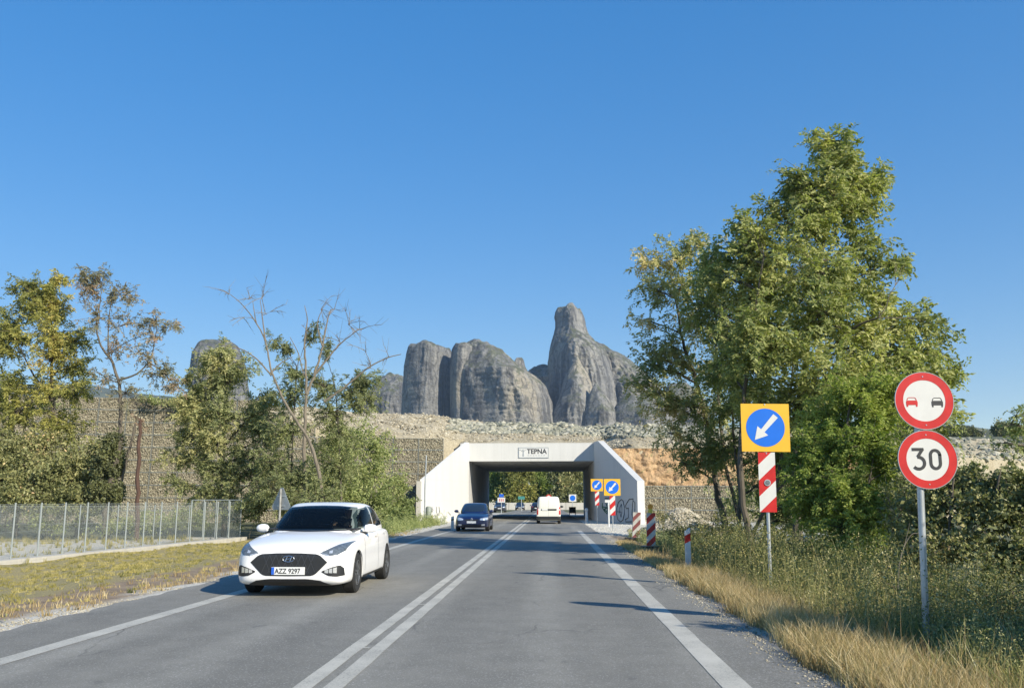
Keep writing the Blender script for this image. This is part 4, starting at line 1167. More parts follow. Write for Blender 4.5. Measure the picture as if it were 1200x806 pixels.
t = empty("utility_stub", (b[0], 62, -.03), "stubby grey-green cabinet post beside the slender pole", "utility post")
mb = MB(); mb.path([(0, 0, -.1), (0, 0, 1.1), (0, 0, 1.2)], [.2, .2, .12], 12); mb.build("housing", M['teal'] if False else plain("grey_green_paint", (.22, .25, .22), .6), t, True)
# triangular sign seen from behind
b = P(329, 600, 33)
t = empty("triangular_sign", (b[0], 33, -.45), "grey back of a triangular sign on a pale post behind the white car", "traffic sign", rz=-.5)
mb = MB(); mb.tube((0, -.05, -.2), (0, -.05, 2.38), .04, n=10); mb.build("pole", M['plast'], t, True)
mb = MB(); mb.prism([(.5 * math.cos(R(a)), 1.93 + .5 * math.sin(R(a))) for a in (82, 98, 202, 218, -38, -22)], .0, .012); mb.build("sign_plate", M['back'], t)
mb = MB(); 
for z in (1.75, 2.1): mb.box(-.2, .2, -.02, -.001, z, z + .04)
mb.build("bracket_rails", M['galv'], t)
# things seen through the underpass
def far_post(name, loc, h, label, cat, face, mats):
    t = empty(name, loc, label, cat)
    mb = MB(); mb.tube((0, .04, 0), (0, .04, h), .05, n=8); mb.build("pole", M['galv'], t)
    for nm, (w, z0_, z1), mt in face: mb = MB(); mb.box(-w / 2, w / 2, -.01, .02, z0_, z1); mb.build(nm, mt, t)
    return t
q = P(587.5, 592, 120)
t = far_post("information_sign", (q[0], 120, -.1), 2.0, "white panel with red figures under a small blue one, beyond the underpass", "road sign",
    [("blue_panel", (.6, 2.2, 2.6), M['plateblue']), ("white_panel", (1.0, 1.5, 2.15), M['white'])], None)
mb = MB()
for x in (-.28, -.05, .2): mb.box(x, x + .09, -.02, -.011, 1.65, 2.0)
mb.build("red_figures", M['red'], t)
q = P(611, 590, 150)
far_post("teal_sign", (q[0], 150, -.1), 2.2, "small teal board standing among the trees beyond the underpass", "road sign", [("board", (1.1, 2.0, 2.5), M['teal'])], None)
q = P(643, 581, 125)
t = empty("round_sign", (q[0], 125, -.1), "small round red-rimmed sign showing just above the van roof", "traffic sign")
mb = MB(); mb.tube((0, .05, 0), (0, .05, 2.3), .05, n=8); mb.build("pole", M['galv'], t)
mb = MB(); disc(mb, .4, 0, .02, 24, cz=2.2); mb.build("rim", M['red'], t)
mb = MB(); disc(mb, .26, -.01, -.001, 24, cz=2.2); mb.build("face", M['white'], t)
q = P(650, 584, 125)
far_post("blue_sign", (q[0], 126, -.1), 2.0, "small blue square sign right of the round one above the van", "traffic sign", [("board", (.8, 1.65, 2.3), M['blue'])], None)
q = P(671, 583, 119)
t = empty("keep_left_board", (q[0], 119, -.05), "white square board with a blue disc, seen through the underpass right of the van", "traffic sign")
mb = MB(); mb.tube((0, .05, 0), (0, .05, 2.2), .05, n=8); mb.build("pole", M['galv'], t)
mb = MB(); mb.box(-.48, .48, 0, .02, 1.55, 2.5); mb.build("board", M['white'], t)
mb = MB(); disc(mb, .36, -.01, -.001, 24, cz=2.02); mb.build("blue_disc", M['blue'], t)
q = P(671, 603, 103)
t = empty("roadworks_crate", (q[0], 103.5, 0), "dark crate on legs at the far right mouth of the underpass", "crate")
mb = MB(); mb.box(-.38, .38, -.3, .3, .25, .85); mb.build("box", M['darkgrey'], t)
for x in (-.33, .33): mb = MB(); mb.box(x - .04, x + .04, -.25, .25, 0, .248); mb.build("leg", M['galv'], t)
mb = MB(); mb.box(-.40, .40, -.32, .32, .853, .92); mb.build("lid", M['orange'], t)
t = empty("concrete_barrier", (-1.5, 176, 0), "long pale concrete barrier across the end of the road", "barrier")
for k in range(12):
    x = -34 + k * 5.5
    mb = MB(); mb.add([(x, -.4, -.3), (x + 5.44, -.4, -.3), (x + 5.44, .4, -.3), (x, .4, -.3), (x, -.12, 1.35), (x + 5.44, -.12, 1.35), (x + 5.44, .12, 1.35), (x, .12, 1.35)],
       [(0, 3, 2, 1), (4, 5, 6, 7), (0, 1, 5, 4), (1, 2, 6, 5), (2, 3, 7, 6), (3, 0, 4, 7)]); mb.build("barrier_block", M['pale_conc'], t)

# ------------------------------------------------------------------ chain-link fences
def wire_panel(w, h, step=.075, r=.0016):
    mb = MB()
    def seg(x0, z0, x1, z1, y):
        d = Vector((x1 - x0, 0, z1 - z0)).normalized(); nn = Vector((-d.z, 0, d.x)) * r
        a = Vector((x0, y, z0)); b_ = Vector((x1, y, z1)); k = Vector((0, r, 0))
        mb.add([a - nn, a + nn, a + k * 2, b_ - nn, b_ + nn, b_ + k * 2], [(0, 1, 4, 3), (1, 2, 5, 4), (2, 0, 3, 5)])
    c = -h
    while c < w:
        x0, x1 = max(0, c), min(w, c + h)
        if x1 - x0 > .01:
            seg(x0, x0 - c, x1, x1 - c, 0.0); seg(x0, h - (x0 - c), x1, h - (x1 - c), .006)
        c += step
    for z in (.02, h * .5, h - .02): mb.box(0, w, .010, .016, z - .003, z + .003)
    me = mb.mesh("wire_mesh", False, [M['zinc']])
    return me
def fence(A, B, h, step, label, zfun, kerb=True, rail=False, post_r=.03):
    A = Vector(A); B = Vector(B); d = B - A; n = max(1, round(d.length / step)); u = d / n; ang = math.atan2(d.y, d.x)
    t = empty("chain_link_fence", (A.x, A.y, zfun(0)), label, "fence", "chain link fences around the track", ang)
    w = u.length
    pm = MB(); pm.tube((0, 0, -.3), (0, 0, h + .03), post_r, n=8); pme = pm.mesh("post", True, [M['zinc']])
    wm = wire_panel(w - .02, h - .05)
    for i in range(n + 1):
        z = zfun(i / n) - zfun(0)
        link("post", pme, t, loc=(w * i, 0, z))
        if i < n:
            link("wire_mesh", wm, t, loc=(w * i + .01, .035, z + .04))
            if rail: mb = MB(); mb.tube((w * i, 0, h + .045), (w * (i + 1), 0, h + .045), .025, n=6); link("top_rail", mb.mesh("top_rail", True, [M['zinc']]), t)
        if kerb and i < n:
            mb = MB(); mb.box(w * i, w * (i + 1) - .012, -.42, .16, -.25, .10); link("kerb_stone", mb.mesh("kerb_stone", False, [M['pale_conc']]), t, loc=(0, 0, zfun((i + .5) / n) - zfun(0)))
    return t
fence((-19.35, 24.0), (-17.05, 49.6), 1.98, 1.45, "near chain-link fence on a pale concrete kerb along the left verge", lambda t: -.60 + .08 * t)
fence((-33.5, 40.0), (-20.1, 50.0), 1.9, 1.9, "far chain-link fence below the bushes, behind the dirt track", lambda t: -.62, kerb=False)
fence((-20.0, 50.0), (-17.12, 49.8), 2.08, .72, "short end fence with a top rail joining the two long fences", lambda t: -.56, kerb=True, rail=True)

# ------------------------------------------------------------------ cars
def smooth_eval(o, lv):
    s_ = o.modifiers.new("s", 'SUBSURF'); s_.levels = lv; s_.render_levels = lv
    dg = bpy.context.evaluated_depsgraph_get()
    me = bpy.data.meshes.new_from_object(o.evaluated_get(dg)); o.modifiers.clear(); return me
def lower_body(st, W_):
    rows = []
    for l, w, zb, zs, zc in st:
        w = w * W_
        zm = .5 * (zb + zs) + .03
        half = [(0, zb), (.6 * w, zb), (.95 * w, zb + .012), (.992 * w, zb + .09), (1.0 * w, zm), (.985 * w, zs - .13), (.955 * w, zs - .03), (.88 * w, zs + .1 * (zc - zs)), (.62 * w, zs + .62 * (zc - zs)), (.3 * w, zs + .93 * (zc - zs)), (0, zc)]
        ringp = [(x, l, z) for x, z in half] + [(-x, l, z) for x, z in reversed(half[1:-1])]
        rows.append(ringp)
    n = len(rows[0]); mb = MB()
    vs = [v for r_ in rows for v in r_]
    fs = [(j * n + i, j * n + (i + 1) % n, (j + 1) * n + (i + 1) % n, (j + 1) * n + i) for j in range(len(rows) - 1) for i in range(n)]
    for b_, rev in ((0, 0), ((len(rows) - 1) * n, 1)):     # quad caps
        for i in range(0, 10):
            a, c = i, (n - i) % n
            a2, c2 = i + 1, (n - i - 1) % n
            f = (b_ + a, b_ + a2, b_ + c2, b_ + c)
            f = tuple(dict.fromkeys(f))
            if len(f) >= 3: fs.append(f)
    mb.add(vs, fs)
    return mb
def cabin(layers, W_, nexp=4.0, n=32):
    mb = MB(); vs = []
    for z, lf, lr, w in layers:
        w = w * W_; c = (lf + lr) / 2; h = (lr - lf) / 2
        for i in range(n):
            th = 2 * math.pi * (i + .5) / n
            cx, sx_ = math.cos(th), math.sin(th)
            vs.append((math.copysign(abs(cx) ** (2 / nexp), cx) * w, c + math.copysign(abs(sx_) ** (2 / nexp), sx_) * h, z))
    m = len(layers)
    fs = [(j * n + i, j * n + (i + 1) % n, (j + 1) * n + (i + 1) % n, (j + 1) * n + i) for j in range(m - 1) for i in range(n)]
    fs.append(tuple(range(n))); fs.append(tuple(range((m - 1) * n, m * n)))
    mb.add(vs, fs)
    return mb
def wheel_meshes(r, wdt):
    prof = [(r * .62, -wdt / 2 + .01), (r * .7, -wdt / 2), (r * .93, -wdt / 2 + .005), (r, -wdt / 2 + .03), (r, wdt / 2 - .03), (r * .93, wdt / 2 - .005), (r * .7, wdt / 2), (r * .62, wdt / 2 - .01)]
    n = 36; mb = MB()
    vs = [(x, a * math.cos(2 * math.pi * i / n), a * math.sin(2 * math.pi * i / n)) for a, x in prof for i in range(n)]
    m = len(prof)
    mb.add(vs, [(j * n + i, j * n + (i + 1) % n, ((j + 1) % m) * n + (i + 1) % n, ((j + 1) % m) * n + i) for j in range(m) for i in range(n)])
    tyre = mb.mesh("wheel", True, [M['tyre']])
    rb = MB()
    def cyl(x0, x1, rad, mi, k=28):
        vs = [(x, rad * math.cos(2 * math.pi * i / k), rad * math.sin(2 * math.pi * i / k)) for x in (x0, x1) for i in range(k)]
        rb.add(vs, [tuple(range(k)), tuple(range(k, 2 * k))] + [(i, (i + 1) % k, k + (i + 1) % k, k + i) for i in range(k)], mi)
    cyl(-wdt / 2 + .05, wdt / 2 - .07, r * .63, 1)
    cyl(wdt / 2 - .068, wdt / 2 - .012, r * .15, 0, 14)
    for s in range(5):
        a = 2 * math.pi * s / 5 + .3
        for da in (-.17, .17):
            c_, s_ = math.cos(a + da), math.sin(a + da); t_ = Vector((0, -s_, c_)); dr = Vector((0, c_, s_)); hub = Vector((0, math.cos(a), math.sin(a))) * r * .1
            e = dr * r * .60; x0, x1 = wdt / 2 - .05, wdt / 2 - .018
            vs = [Vector((x, 0, 0)) + b_ + t_ * q * w_ for x in (x0, x1) for b_, w_ in ((hub, .02), (e, .028)) for q in (-1, 1)]
            rb.add(vs, [(0, 1, 3, 2), (4, 6, 7, 5), (0, 2, 6, 4), (1, 5, 7, 3), (2, 3, 7, 6), (0, 4, 5, 1)], 0)
    # outer rim lip
    k = 36; ra, rbb = r * .585, r * .635
    vs = [(x, q * math.cos(2 * math.pi * i / k), q * math.sin(2 * math.pi * i / k)) for x in (wdt / 2 - .05, wdt / 2 - .01) for q in (ra, rbb) for i in range(k)]
    rb.add(vs, [f for i in range(k) for f in ((2 * k + i, 3 * k + i, 3 * k + (i + 1) % k, 2 * k + (i + 1) % k), (i, 2 * k + i, 2 * k + (i + 1) % k, (i + 1) % k))], 0)
    rim = rb.mesh("rim", False, [M['rim'], M['darkgrey']])
    return tyre, rim
def resample(pts, n):
    pts = [Vector(p) for p in pts]; L_ = [0]
    for a, b_ in zip(pts, pts[1:]): L_.append(L_[-1] + (b_ - a).length)
    out = []
    for i in range(n):
        t = L_[-1] * i / (n - 1)
        for k in range(len(pts) - 1):
            if L_[k + 1] >= t - 1e-9:
                s = (t - L_[k]) / max(L_[k + 1] - L_[k], 1e-9); out.append(pts[k].lerp(pts[k + 1], s)); break
    return out
class Car:
    def __init__(s, name, loc, rz, label, cat, st, layers, W_, paint, wheels, r=.32, nexp=4.0, group=None, lv=2, cabn=32, open_win=None):
        s.root = empty(name, loc, label, cat, group, rz)
        lo = lower_body(st, W_).build("lower", paint); me = smooth_eval(lo, lv); lo.data = me
        # wheel arches
        for l in wheels:
            for sd_ in (-1, 1):
                c = MB(); k = 28; rr = r * 1.13
                x0, x1 = sd_ * (W_ * .5 - .02) * 1.18, sd_ * (W_ - .02) * 0
                x0, x1 = sd_ * (W_ - .27), sd_ * (W_ + .2)
                vs = [(x, l + rr * math.cos(2 * math.pi * i / k), r + rr * math.sin(2 * math.pi * i / k)) for x in (x0, x1) for i in range(k)]
                c.add(vs, [tuple(range(k)), tuple(range(k, 2 * k))] + [(i, (i + 1) % k, k + (i + 1) % k, k + i) for i in range(k)])
                co = c.build("cut", M['darkgrey'])
                bo = lo.modifiers.new("b", 'BOOLEAN'); bo.object = co; bo.operation = 'DIFFERENCE'; bo.solver = 'EXACT'
                dg = bpy.context.evaluated_depsgraph_get(); me = bpy.data.meshes.new_from_object(lo.evaluated_get(dg)); lo.modifiers.clear(); lo.data = me
                bpy.data.objects.remove(co)
        cb = cabin(layers, W_, nexp, cabn).build("cab", paint); cm = smooth_eval(cb, 1 if cabn > 32 else 2)
        s.opened = None
        bm = bmesh.new(); bm.from_mesh(lo.data); bm.from_mesh(cm); me = bpy.data.meshes.new("body"); bm.to_mesh(me)
        s.bvh = BVHTree.FromBMesh(bm); bm.free()
        me.materials.clear(); me.materials.append(paint)
        if len(lo.data.materials) > 1: me.materials.append(M['darkgrey'])
        me.polygons.foreach_set("use_smooth", [True] * len(me.polygons))
        try: me.set_sharp_from_angle(angle=R(35))
        except Exception: pass
        bpy.data.objects.remove(lo); bpy.data.objects.remove(cb)
        s.body = link("body", me, s.root)
        if open_win:
            def inside(pt, poly):
                c = False; n_ = len(poly)
                for i in range(n_):
                    (x1, y1), (x2, y2) = poly[i], poly[(i + 1) % n_]
                    if (y1 > pt[1]) != (y2 > pt[1]) and pt[0] < (x2 - x1) * (pt[1] - y1) / (y2 - y1) + x1: c = not c
                return c
            bm = bmesh.new(); bm.from_mesh(me); rem = []
            for f in bm.faces:
                c = f.calc_center_median()
                if c.z < .93: continue
                if c.y < 2.3 and f.normal.y < -.25 and inside((c.x, c.z), open_win['f']): rem.append(f)
                elif abs(f.normal.x) > .45 and abs(c.x) > .5 and any(inside((c.y, c.z), p_) for p_ in open_win['s']): rem.append(f)
                elif c.y > 2.6 and f.normal.y > .25 and inside((c.x, c.z), open_win['b']): rem.append(f)
            bmesh.ops.delete(bm, geom=rem, context='FACES'); bm.to_mesh(me); bm.free()
        s.W = W_; s.r = r
        ty, ri = wheel_meshes(r, .21)
        for l in wheels:
            for sd_ in (-1, 1):
                w = link("wheel", ty, s.root, loc=(sd_ * (W_ - .115), l, r), rot=(random.uniform(0, 1) if sd_ > 0 else 0, 0, 0 if sd_ > 0 else math.pi))
                link("rim", ri, w)
        for l in wheels:   # inner wheel wells are dark liners
            for sd_ in (-1, 1):
                mb = MB(); k = 20
                prof = [(x, l + (r * 1.125) * math.cos(math.pi * i / k), r + (r * 1.125) * math.sin(math.pi * i / k)) for x in (sd_ * (W_ - .268), sd_ * (W_ - .035)) for i in range(k + 1)]
                mb.add(prof, [(i, i + 1, k + 2 + i, k + 1 + i) for i in range(k)] + [tuple(range(k + 1))]); mb.build("wheel_liner", M['darkgrey'], s.root)
    def patch(s, name, top, bot, axis, mat, n=14, m=7, off=.004, parent=None, sgn=1):
        """surface piece cut to an outline and laid on the body; axis: 'f' from the front, 'b' from behind, 's' from the side (sgn)"""
        T_ = resample([(a, b_, 0) for a, b_ in top], n); B_ = resample([(a, b_, 0) for a, b_ in bot], n)
        vs = []; ok = True
        for j in range(m):
            for i in range(n):
                q = B_[i].lerp(T_[i], j / (m - 1))
                if axis == 'f': o, d = Vector((q.x, -3, q.y)), Vector((0, 1, 0))
                elif axis == 'b': o, d = Vector((q.x, 9, q.y)), Vector((0, -1, 0))
                else: o, d = Vector((3 * sgn, q.x, q.y)), Vector((-sgn, 0, 0))
                h, nr, _, _ = s.bvh.ray_cast(o, d)
                if h is None:
                    h = vs_last if vs else o + d * 3; nr = -d
                    h = Vector(h)
                if nr.dot(d) > 0: nr = -nr
                vs_last = h
                vs.append((h + nr * off))
        fs = [(j * n + i, j * n + i + 1, (j + 1) * n + i + 1, (j + 1) * n + i) for j in range(m - 1) for i in range(n - 1)]
        mb = MB(); mb.add(vs, fs); me = mb.mesh(name, True, [mat])
        return link(name, me, parent or s.root)
    def mir(s, name, top, bot, axis, mat, **k):
        s.patch(name, top, bot, axis, mat, **k)
        s.patch(name, [(-a, b_) for a, b_ in top], [(-a, b_) for a, b_ in bot], axis, mat, **k)
    def hitf(s, x, z, axis='f'):
        o, d = (Vector((x, -3, z)), Vector((0, 1, 0))) if axis == 'f' else (Vector((x, 9, z)), Vector((0, -1, 0)))
        h = s.bvh.ray_cast(o, d)[0]
        return h
    def mirrors(s, x, l, z, mat, dark):
        for sd_ in (-1, 1):
            mb = MB(); n = 14; vs = []
            pr = [(0, .0, .35), (.03, .0, .8), (.09, .0, 1.0), (.15, .0, .95), (.20, .0, .7), (.225, .0, .25)]
            for xx, _, q in pr:
                for i in range(n):
                    a = 2 * math.pi * i / n
                    vs.append((sd_ * (x + xx), l + .055 * q * math.cos(a) - .02 * (xx / .2 < .2), z + .075 * q * math.sin(a) + .02))
            m = len(pr)
            mb.add(vs, [(j * n + i, j * n + (i + 1) % n, (j + 1) * n + (i + 1) % n, (j + 1) * n + i) for j in range(m - 1) for i in range(n)] + [tuple(range(n)), tuple(range((m - 1) * n, m * n))])
            o = mb.build("wing_mirror", mat, s.root, True)
            mb = MB(); mb.box(sd_ * x - .06, sd_ * x + .06, l - .02, l + .04, z - .075, z - .035); mb.build("mirror_foot", dark, o)
    def plate(s, z, w, h, txt, axis='f', eu=True, x=0, mat='plate'):
        ht = s.hitf(x, z, axis); ht2 = s.hitf(x + w / 2, z, axis)
        y = (min(ht.y, ht2.y) - .02) if axis == 'f' else (max(ht.y, ht2.y) + .02)
        t_ = -.012 if axis == 'f' else .012
        mb = MB(); mb.box(x - w / 2, x + w / 2, min(y, y - t_ * 2), max(y, y - t_ * 2), z - h / 2, z + h / 2); p_ = mb.build("number_plate", M[mat], s.root)
        if eu:
            xa = x - w / 2 if axis == 'f' else x + w / 2 - .045
            yy = y - .001 if axis == 'f' else y + .001
            mb = MB(); mb.box(xa, xa + .045, min(yy, yy + t_ * .2), max(yy, yy + t_ * .2), z - h / 2 + .003, z + h / 2 - .003); mb.build("blue_strip", M['plateblue'], p_)
        if txt:
            o = text_mesh("plate_lettering", txt, h * .92, M['black'], p_, (x - w / 2 + .055 if axis == 'f' else x + w / 2 - .055, y - .003 if axis == 'f' else y + .003, z - h * .32), rotz=0 if axis == 'f' else math.pi, extrude=.001, offset=.002, sx=(w - .07) / (h * .92 * len(txt) * .60))
        return p_

HATCH = [(0.0, .64, .29, .60, .64), (.03, .79, .22, .67, .715), (.12, .905, .172, .73, .79), (.30, .97, .165, .785, .85), (.60, .99, .165, .84, .905), (.95, .995, .165, .885, .955), (1.35, 1.0, .165, .925, 1.0), (2.2, 1.0, .165, .955, 1.0),
         (3.0, 1.0, .175, .975, 1.0), (3.6, .98, .185, .955, 1.01), (4.05, .925, .21, .93, 1.0), (4.30, .84, .25, .89, .96), (4.42, .73, .33, .83, .90), (4.45, .60, .39, .76, .81)]
CAB = [(.86, 1.00, 4.25, .89), (.98, 1.17, 4.15, .885), (1.08, 1.36, 4.02, .865), (1.2, 1.62, 3.80, .82), (1.33, 1.90, 3.48, .77), (1.40, 2.10, 3.2, .705), (1.435, 2.3, 2.8, .62), (1.452, 2.5, 2.6, .27)]
# --- white hatchback coming towards the camera
wc = Car("white_car", (-4.06, 14.10, 0.0), 0.0, "white five-door car with dark honeycomb grille coming up the left lane", "car", HATCH, CAB, .915, M['wpaint'], (.90, 3.55), group="cars on the road",
    open_win=dict(f=[(-.53, 1.32), (-.3, 1.345), (0, 1.35), (.3, 1.345), (.53, 1.32), (.655, 1.015), (.4, 1.005), (0, 1.0), (-.4, 1.005), (-.655, 1.015)],
      s=[[(1.62, 1.04), (1.82, 1.20), (2.10, 1.31), (2.5, 1.35), (2.52, 1.03)], [(2.64, 1.35), (3.0, 1.33), (3.32, 1.22), (3.44, 1.05), (2.64, 1.03)]], b=[(-.5, 1.25), (.5, 1.25), (.6, 1.10), (-.6, 1.10)]))
wc.patch("windscreen", [(-.60, 1.355), (-.3, 1.382), (0, 1.388), (.3, 1.382), (.60, 1.355)], [(-.735, 1.00), (-.4, .985), (0, .98), (.4, .985), (.735, 1.00)], 'f', M['clearglass'], n=24, m=14, off=.009)
wc.patch("cowl", [(-.74, .998), (0, .979), (.74, .998)], [(-.74, .975), (0, .962), (.74, .975)], 'f', M['darkgrey'], n=18, m=3, off=.006)
for sg in (1, -1):
    for (a, b_) in (([(1.52, 1.03), (1.78, 1.22), (2.08, 1.335), (2.55, 1.375)], [(1.46, 1.0), (2.55, 1.005)]), ([(2.61, 1.375), (3.0, 1.36), (3.45, 1.27)], [(2.61, 1.005), (3.6, 1.04)]), ([(3.52, 1.23), (3.85, 1.09)], [(3.66, 1.05), (3.88, 1.07)])):
        wc.patch("side_window", a, b_, 's', M['clearglass'], n=16, m=7, sgn=sg)
    wc.patch("door_seam", [(2.565, .99), (2.575, .99)], [(2.60, .30), (2.61, .30)], 's', M['darkgrey'], n=2, m=16, off=.002, sgn=sg)
    wc.patch("door_seam", [(1.40, .93), (1.41, .93)], [(1.42, .32), (1.43, .32)], 's', M['darkgrey'], n=2, m=16, off=.002, sgn=sg)
    wc.patch("door_handle", [(2.30, .86), (2.5, .865)], [(2.30, .835), (2.5, .84)], 's', M['white'], n=6, m=3, off=.02, sgn=sg)
    wc.patch("door_handle", [(3.15, .885), (3.34, .89)], [(3.15, .86), (3.34, .865)], 's', M['white'], n=6, m=3, off=.02, sgn=sg)
    wc.patch("sill_trim", [(1.35, .25), (3.1, .26)], [(1.35, .20), (3.1, .21)], 's', M['darkgrey'], n=14, m=3, off=.003, sgn=sg)
G_T = [(-.60, .535), (-.50, .625), (-.44, .655), (-.2, .668), (0, .67), (.2, .668), (.44, .655), (.50, .625), (.60, .535)]
G_B = [(-.60, .530), (-.42, .35), (-.36, .33), (0, .325), (.36, .33), (.42, .35), (.60, .530)]
wc.patch("grille", G_T, G_B, 'f', M['darkgrey'], n=30, m=12, off=.006)
def sh(pts, k, c): return [(c[0] + (a - c[0]) * k, c[1] + (b_ - c[1]) * k) for a, b_ in pts]
# honeycomb bars over the grille
for k in range(-5, 6):
    for sgn_ in (-1, 1):
        x0 = k * .10; x1 = x0 + sgn_ * .12
        if abs(x0) > .42 or abs(x1) > .5: continue
        wc.patch("grille_bar", [(x0 - .006, .645), (x0 + .006, .645)], [(x1 - .006, .37), (x1 + .006, .37)], 'f', M['grillebar'], n=2, m=8, off=.011)
wc.patch("lower_intake", [(-.66, .155 + .035), (-.50, .262), (-.3, .285), (.3, .285), (.50, .262), (.66, .19)], [(-.66, .185), (-.4, .178), (.4, .178), (.66, .185)], 'f', M['darkgrey'], n=24, m=5, off=.008)
wc.mir("headlight", [(.48, .668), (.60, .73), (.72, .79), (.865, .83)], [(.50, .664), (.62, .63), (.74, .64), (.83, .70)], 'f', M['lamp'], n=14, m=7, off=.006)
wc.mir("headlight_reflector", [(.62, .695), (.67, .71)], [(.62, .665), (.67, .665)], 'f', M['lampbright'], n=6, m=5, off=.010)
wc.mir("headlight_strip", [(.50, .668), (.62, .642)], [(.52, .655), (.62, .628)], 'f', M['lampbright'], n=8, m=3, off=.011)
wc.mir("fog_lamp_recess", [(.52, .40), (.66, .455), (.78, .49), (.83, .44)], [(.52, .385), (.62, .33), (.74, .315), (.84, .33)], 'f', M['darkgrey'], n=12, m=6, off=.006)
for (a, c) in ((.565, .62), (.63, .68), (.69, .74)):
    wc.mir("running_light", [(a, .415 + (a - .56) * .25), (c, .415 + (c - .56) * .25)], [(a, .375), (c, .37)], 'f', M['lampbright'], n=4, m=3, off=.012)
wc.plate(.405, .52, .115, "AZZ 9297")
# oval badge with slanted letter
hb = wc.hitf(0, .585)
mb = MB(); yb = hb.y - .018
el = [(.088 * math.cos(2 * math.pi * i / 28), yb, .585 + .045 * math.sin(2 * math.pi * i / 28)) for i in range(29)]
mb.path(el, .006, 6, cap=False)
for x in (-.035, .035): mb.path([(x - .012, yb, .553), (x + .014, yb, .617)], .007, 6)
mb.path([(-.04, yb, .578), (.04, yb, .593)], .006, 6)
mb.build("badge", M['chrome'], wc.root, True)
wc.mirrors(.83, 1.62, .985, M['wpaint'], M['darkgrey'])
wc.patch("bonnet_seam", [(-.70, .70), (-.45, .703), (0, .712), (.45, .703), (.70, .70)], [(-.70, .694), (0, .706), (.70, .694)], 'f', M['back'], n=24, m=2, off=.0015)
wc.patch("rear_window", [(-.55, 1.28), (.55, 1.28)], [(-.66, 1.08), (.66, 1.08)], 'b', M['clearglass'], n=12, m=6)
wc.mir("tail_light", [(.45, .93), (.80, .93)], [(.45, .85), (.80, .82)], 'b', M['tail'], n=8, m=4)
wc.patch("rear_bumper_trim", [(-.6, .42), (.6, .42)], [(-.6, .33), (.6, .33)], 'b', M['darkgrey'], n=10, m=3)
wc.plate(.62, .5, .11, None, 'b')

# cabin fittings and driver
mb = MB(); mb.box(-.76, .76, 1.34, 1.95, .985, 1.012); mb.box(-.74, .74, 1.955, 3.75, .94, 1.025); mb.build("dark_cabin_cover", M['darkgrey'], wc.root)  # dark sheet added over the white body top so the cabin reads dark
for sx_ in (-.36, .36):
    mb = MB(); mb.path([(sx_, 2.62, .95), (sx_, 2.66, 1.10)], [.24, .19], 12); mb.build("seat_back", M['seat'], wc.root, True)
    mb = MB(); mb.path([(sx_, 2.66, 1.10), (sx_, 2.67, 1.13), (sx_, 2.67, 1.24), (sx_, 2.67, 1.27)], [.04, .10, .10, .05], 12); mb.build("head_restraint", M['seat'], wc.root, True)
mb = MB(); mb.path([(.36 + .17 * math.cos(a), 1.93 - .05 * math.sin(a), 1.04 + .16 * math.sin(a)) for a in np.linspace(0, 2 * math.pi, 25)], .014, 6, cap=False); mb.build("steering_wheel", M['seat'], wc.root, True)
mb = MB(); mb.box(-.11, .11, 1.93, 1.95, 1.27, 1.325); mb.build("inner_mirror", M['seat'], wc.root)
def skinned(name, pts, edges, rad, mat, parent, lv=1):
    me = bpy.data.meshes.new(name); me.from_pydata(pts, edges, []); o = link(name, me, parent)
    sk = o.modifiers.new("k", 'SKIN')
    if not me.skin_vertices:
        me.attributes.new("skin_vertex_layer", 'FLOAT', 'POINT')
    bm = bmesh.new(); bm.from_mesh(me); ly = bm.verts.layers.skin.verify(); bm.verts.ensure_lookup_table()
    for v, q in zip(bm.verts, rad): v[ly].radius = q if hasattr(q, '__len__') else (q, q)
    bm.verts[0][ly].use_root = True
    bm.to_mesh(me); bm.free()
    sb = o.modifiers.new("s", 'SUBSURF'); sb.levels = lv; sb.render_levels = lv
    dg = bpy.context.evaluated_depsgraph_get(); m2 = bpy.data.meshes.new_from_object(o.evaluated_get(dg)); o.modifiers.clear(); o.data = m2; m2.name = name
    m2.materials.clear(); m2.materials.append(mat); m2.polygons.foreach_set("use_smooth", [True] * len(m2.polygons))
    return o
dr = empty("person", (-4.06 + .36, 14.10 + 2.5, .6), "driver in a dark jacket behind the white car's windscreen, hands on the wheel", "person")
pts = [(0, .05, .10), (0, .04, .38), (0, .0, .50), (0, -.01, .58), (.19, .02, .44), (.24, -.16, .27), (.14, -.46, .42), (-.19, .02, .44), (-.24, -.16, .27), (-.15, -.46, .45)]
ed = [(0, 1), (1, 2), (2, 3), (1, 4), (4, 5), (5, 6), (1, 7), (7, 8), (8, 9)]
skinned("body", pts, ed, [(.17, .12), (.17, .11), .07, .055, .075, .05, .033, .075, .05, .033], M['jacket'], dr)
skinned("head", [(0, -.01, .54), (0, -.01, .60), (0, -.015, .68), (0, -.01, .75), (0, -.005, .79)], [(0, 1), (1, 2), (2, 3), (3, 4)], [.05, (.065, .075), (.08, .10), (.08, .10), (.05, .06)], M['skin'], dr)
hd = MB(); hd.path([(0, .03, .63), (0, .035, .72), (0, .02, .79), (0, .01, .825)], [.07, .096, .09, .04], 12); hd.build("hair", M['seat'], dr, True)
mb = MB(); mb.path([(0, -.115, .70), (0, -.135, .665), (0, -.11, .655)], [.008, .016, .01], 6); mb.build("nose", M['skin'], dr, True)
for q in (-.033, .033): mb = MB(); mb.path([(q - .012, -.108, .705), (q, -.113, .705), (q + .012, -.108, .705)], [.004, .007, .004], 6); mb.build("eye", M['black'], dr, True)
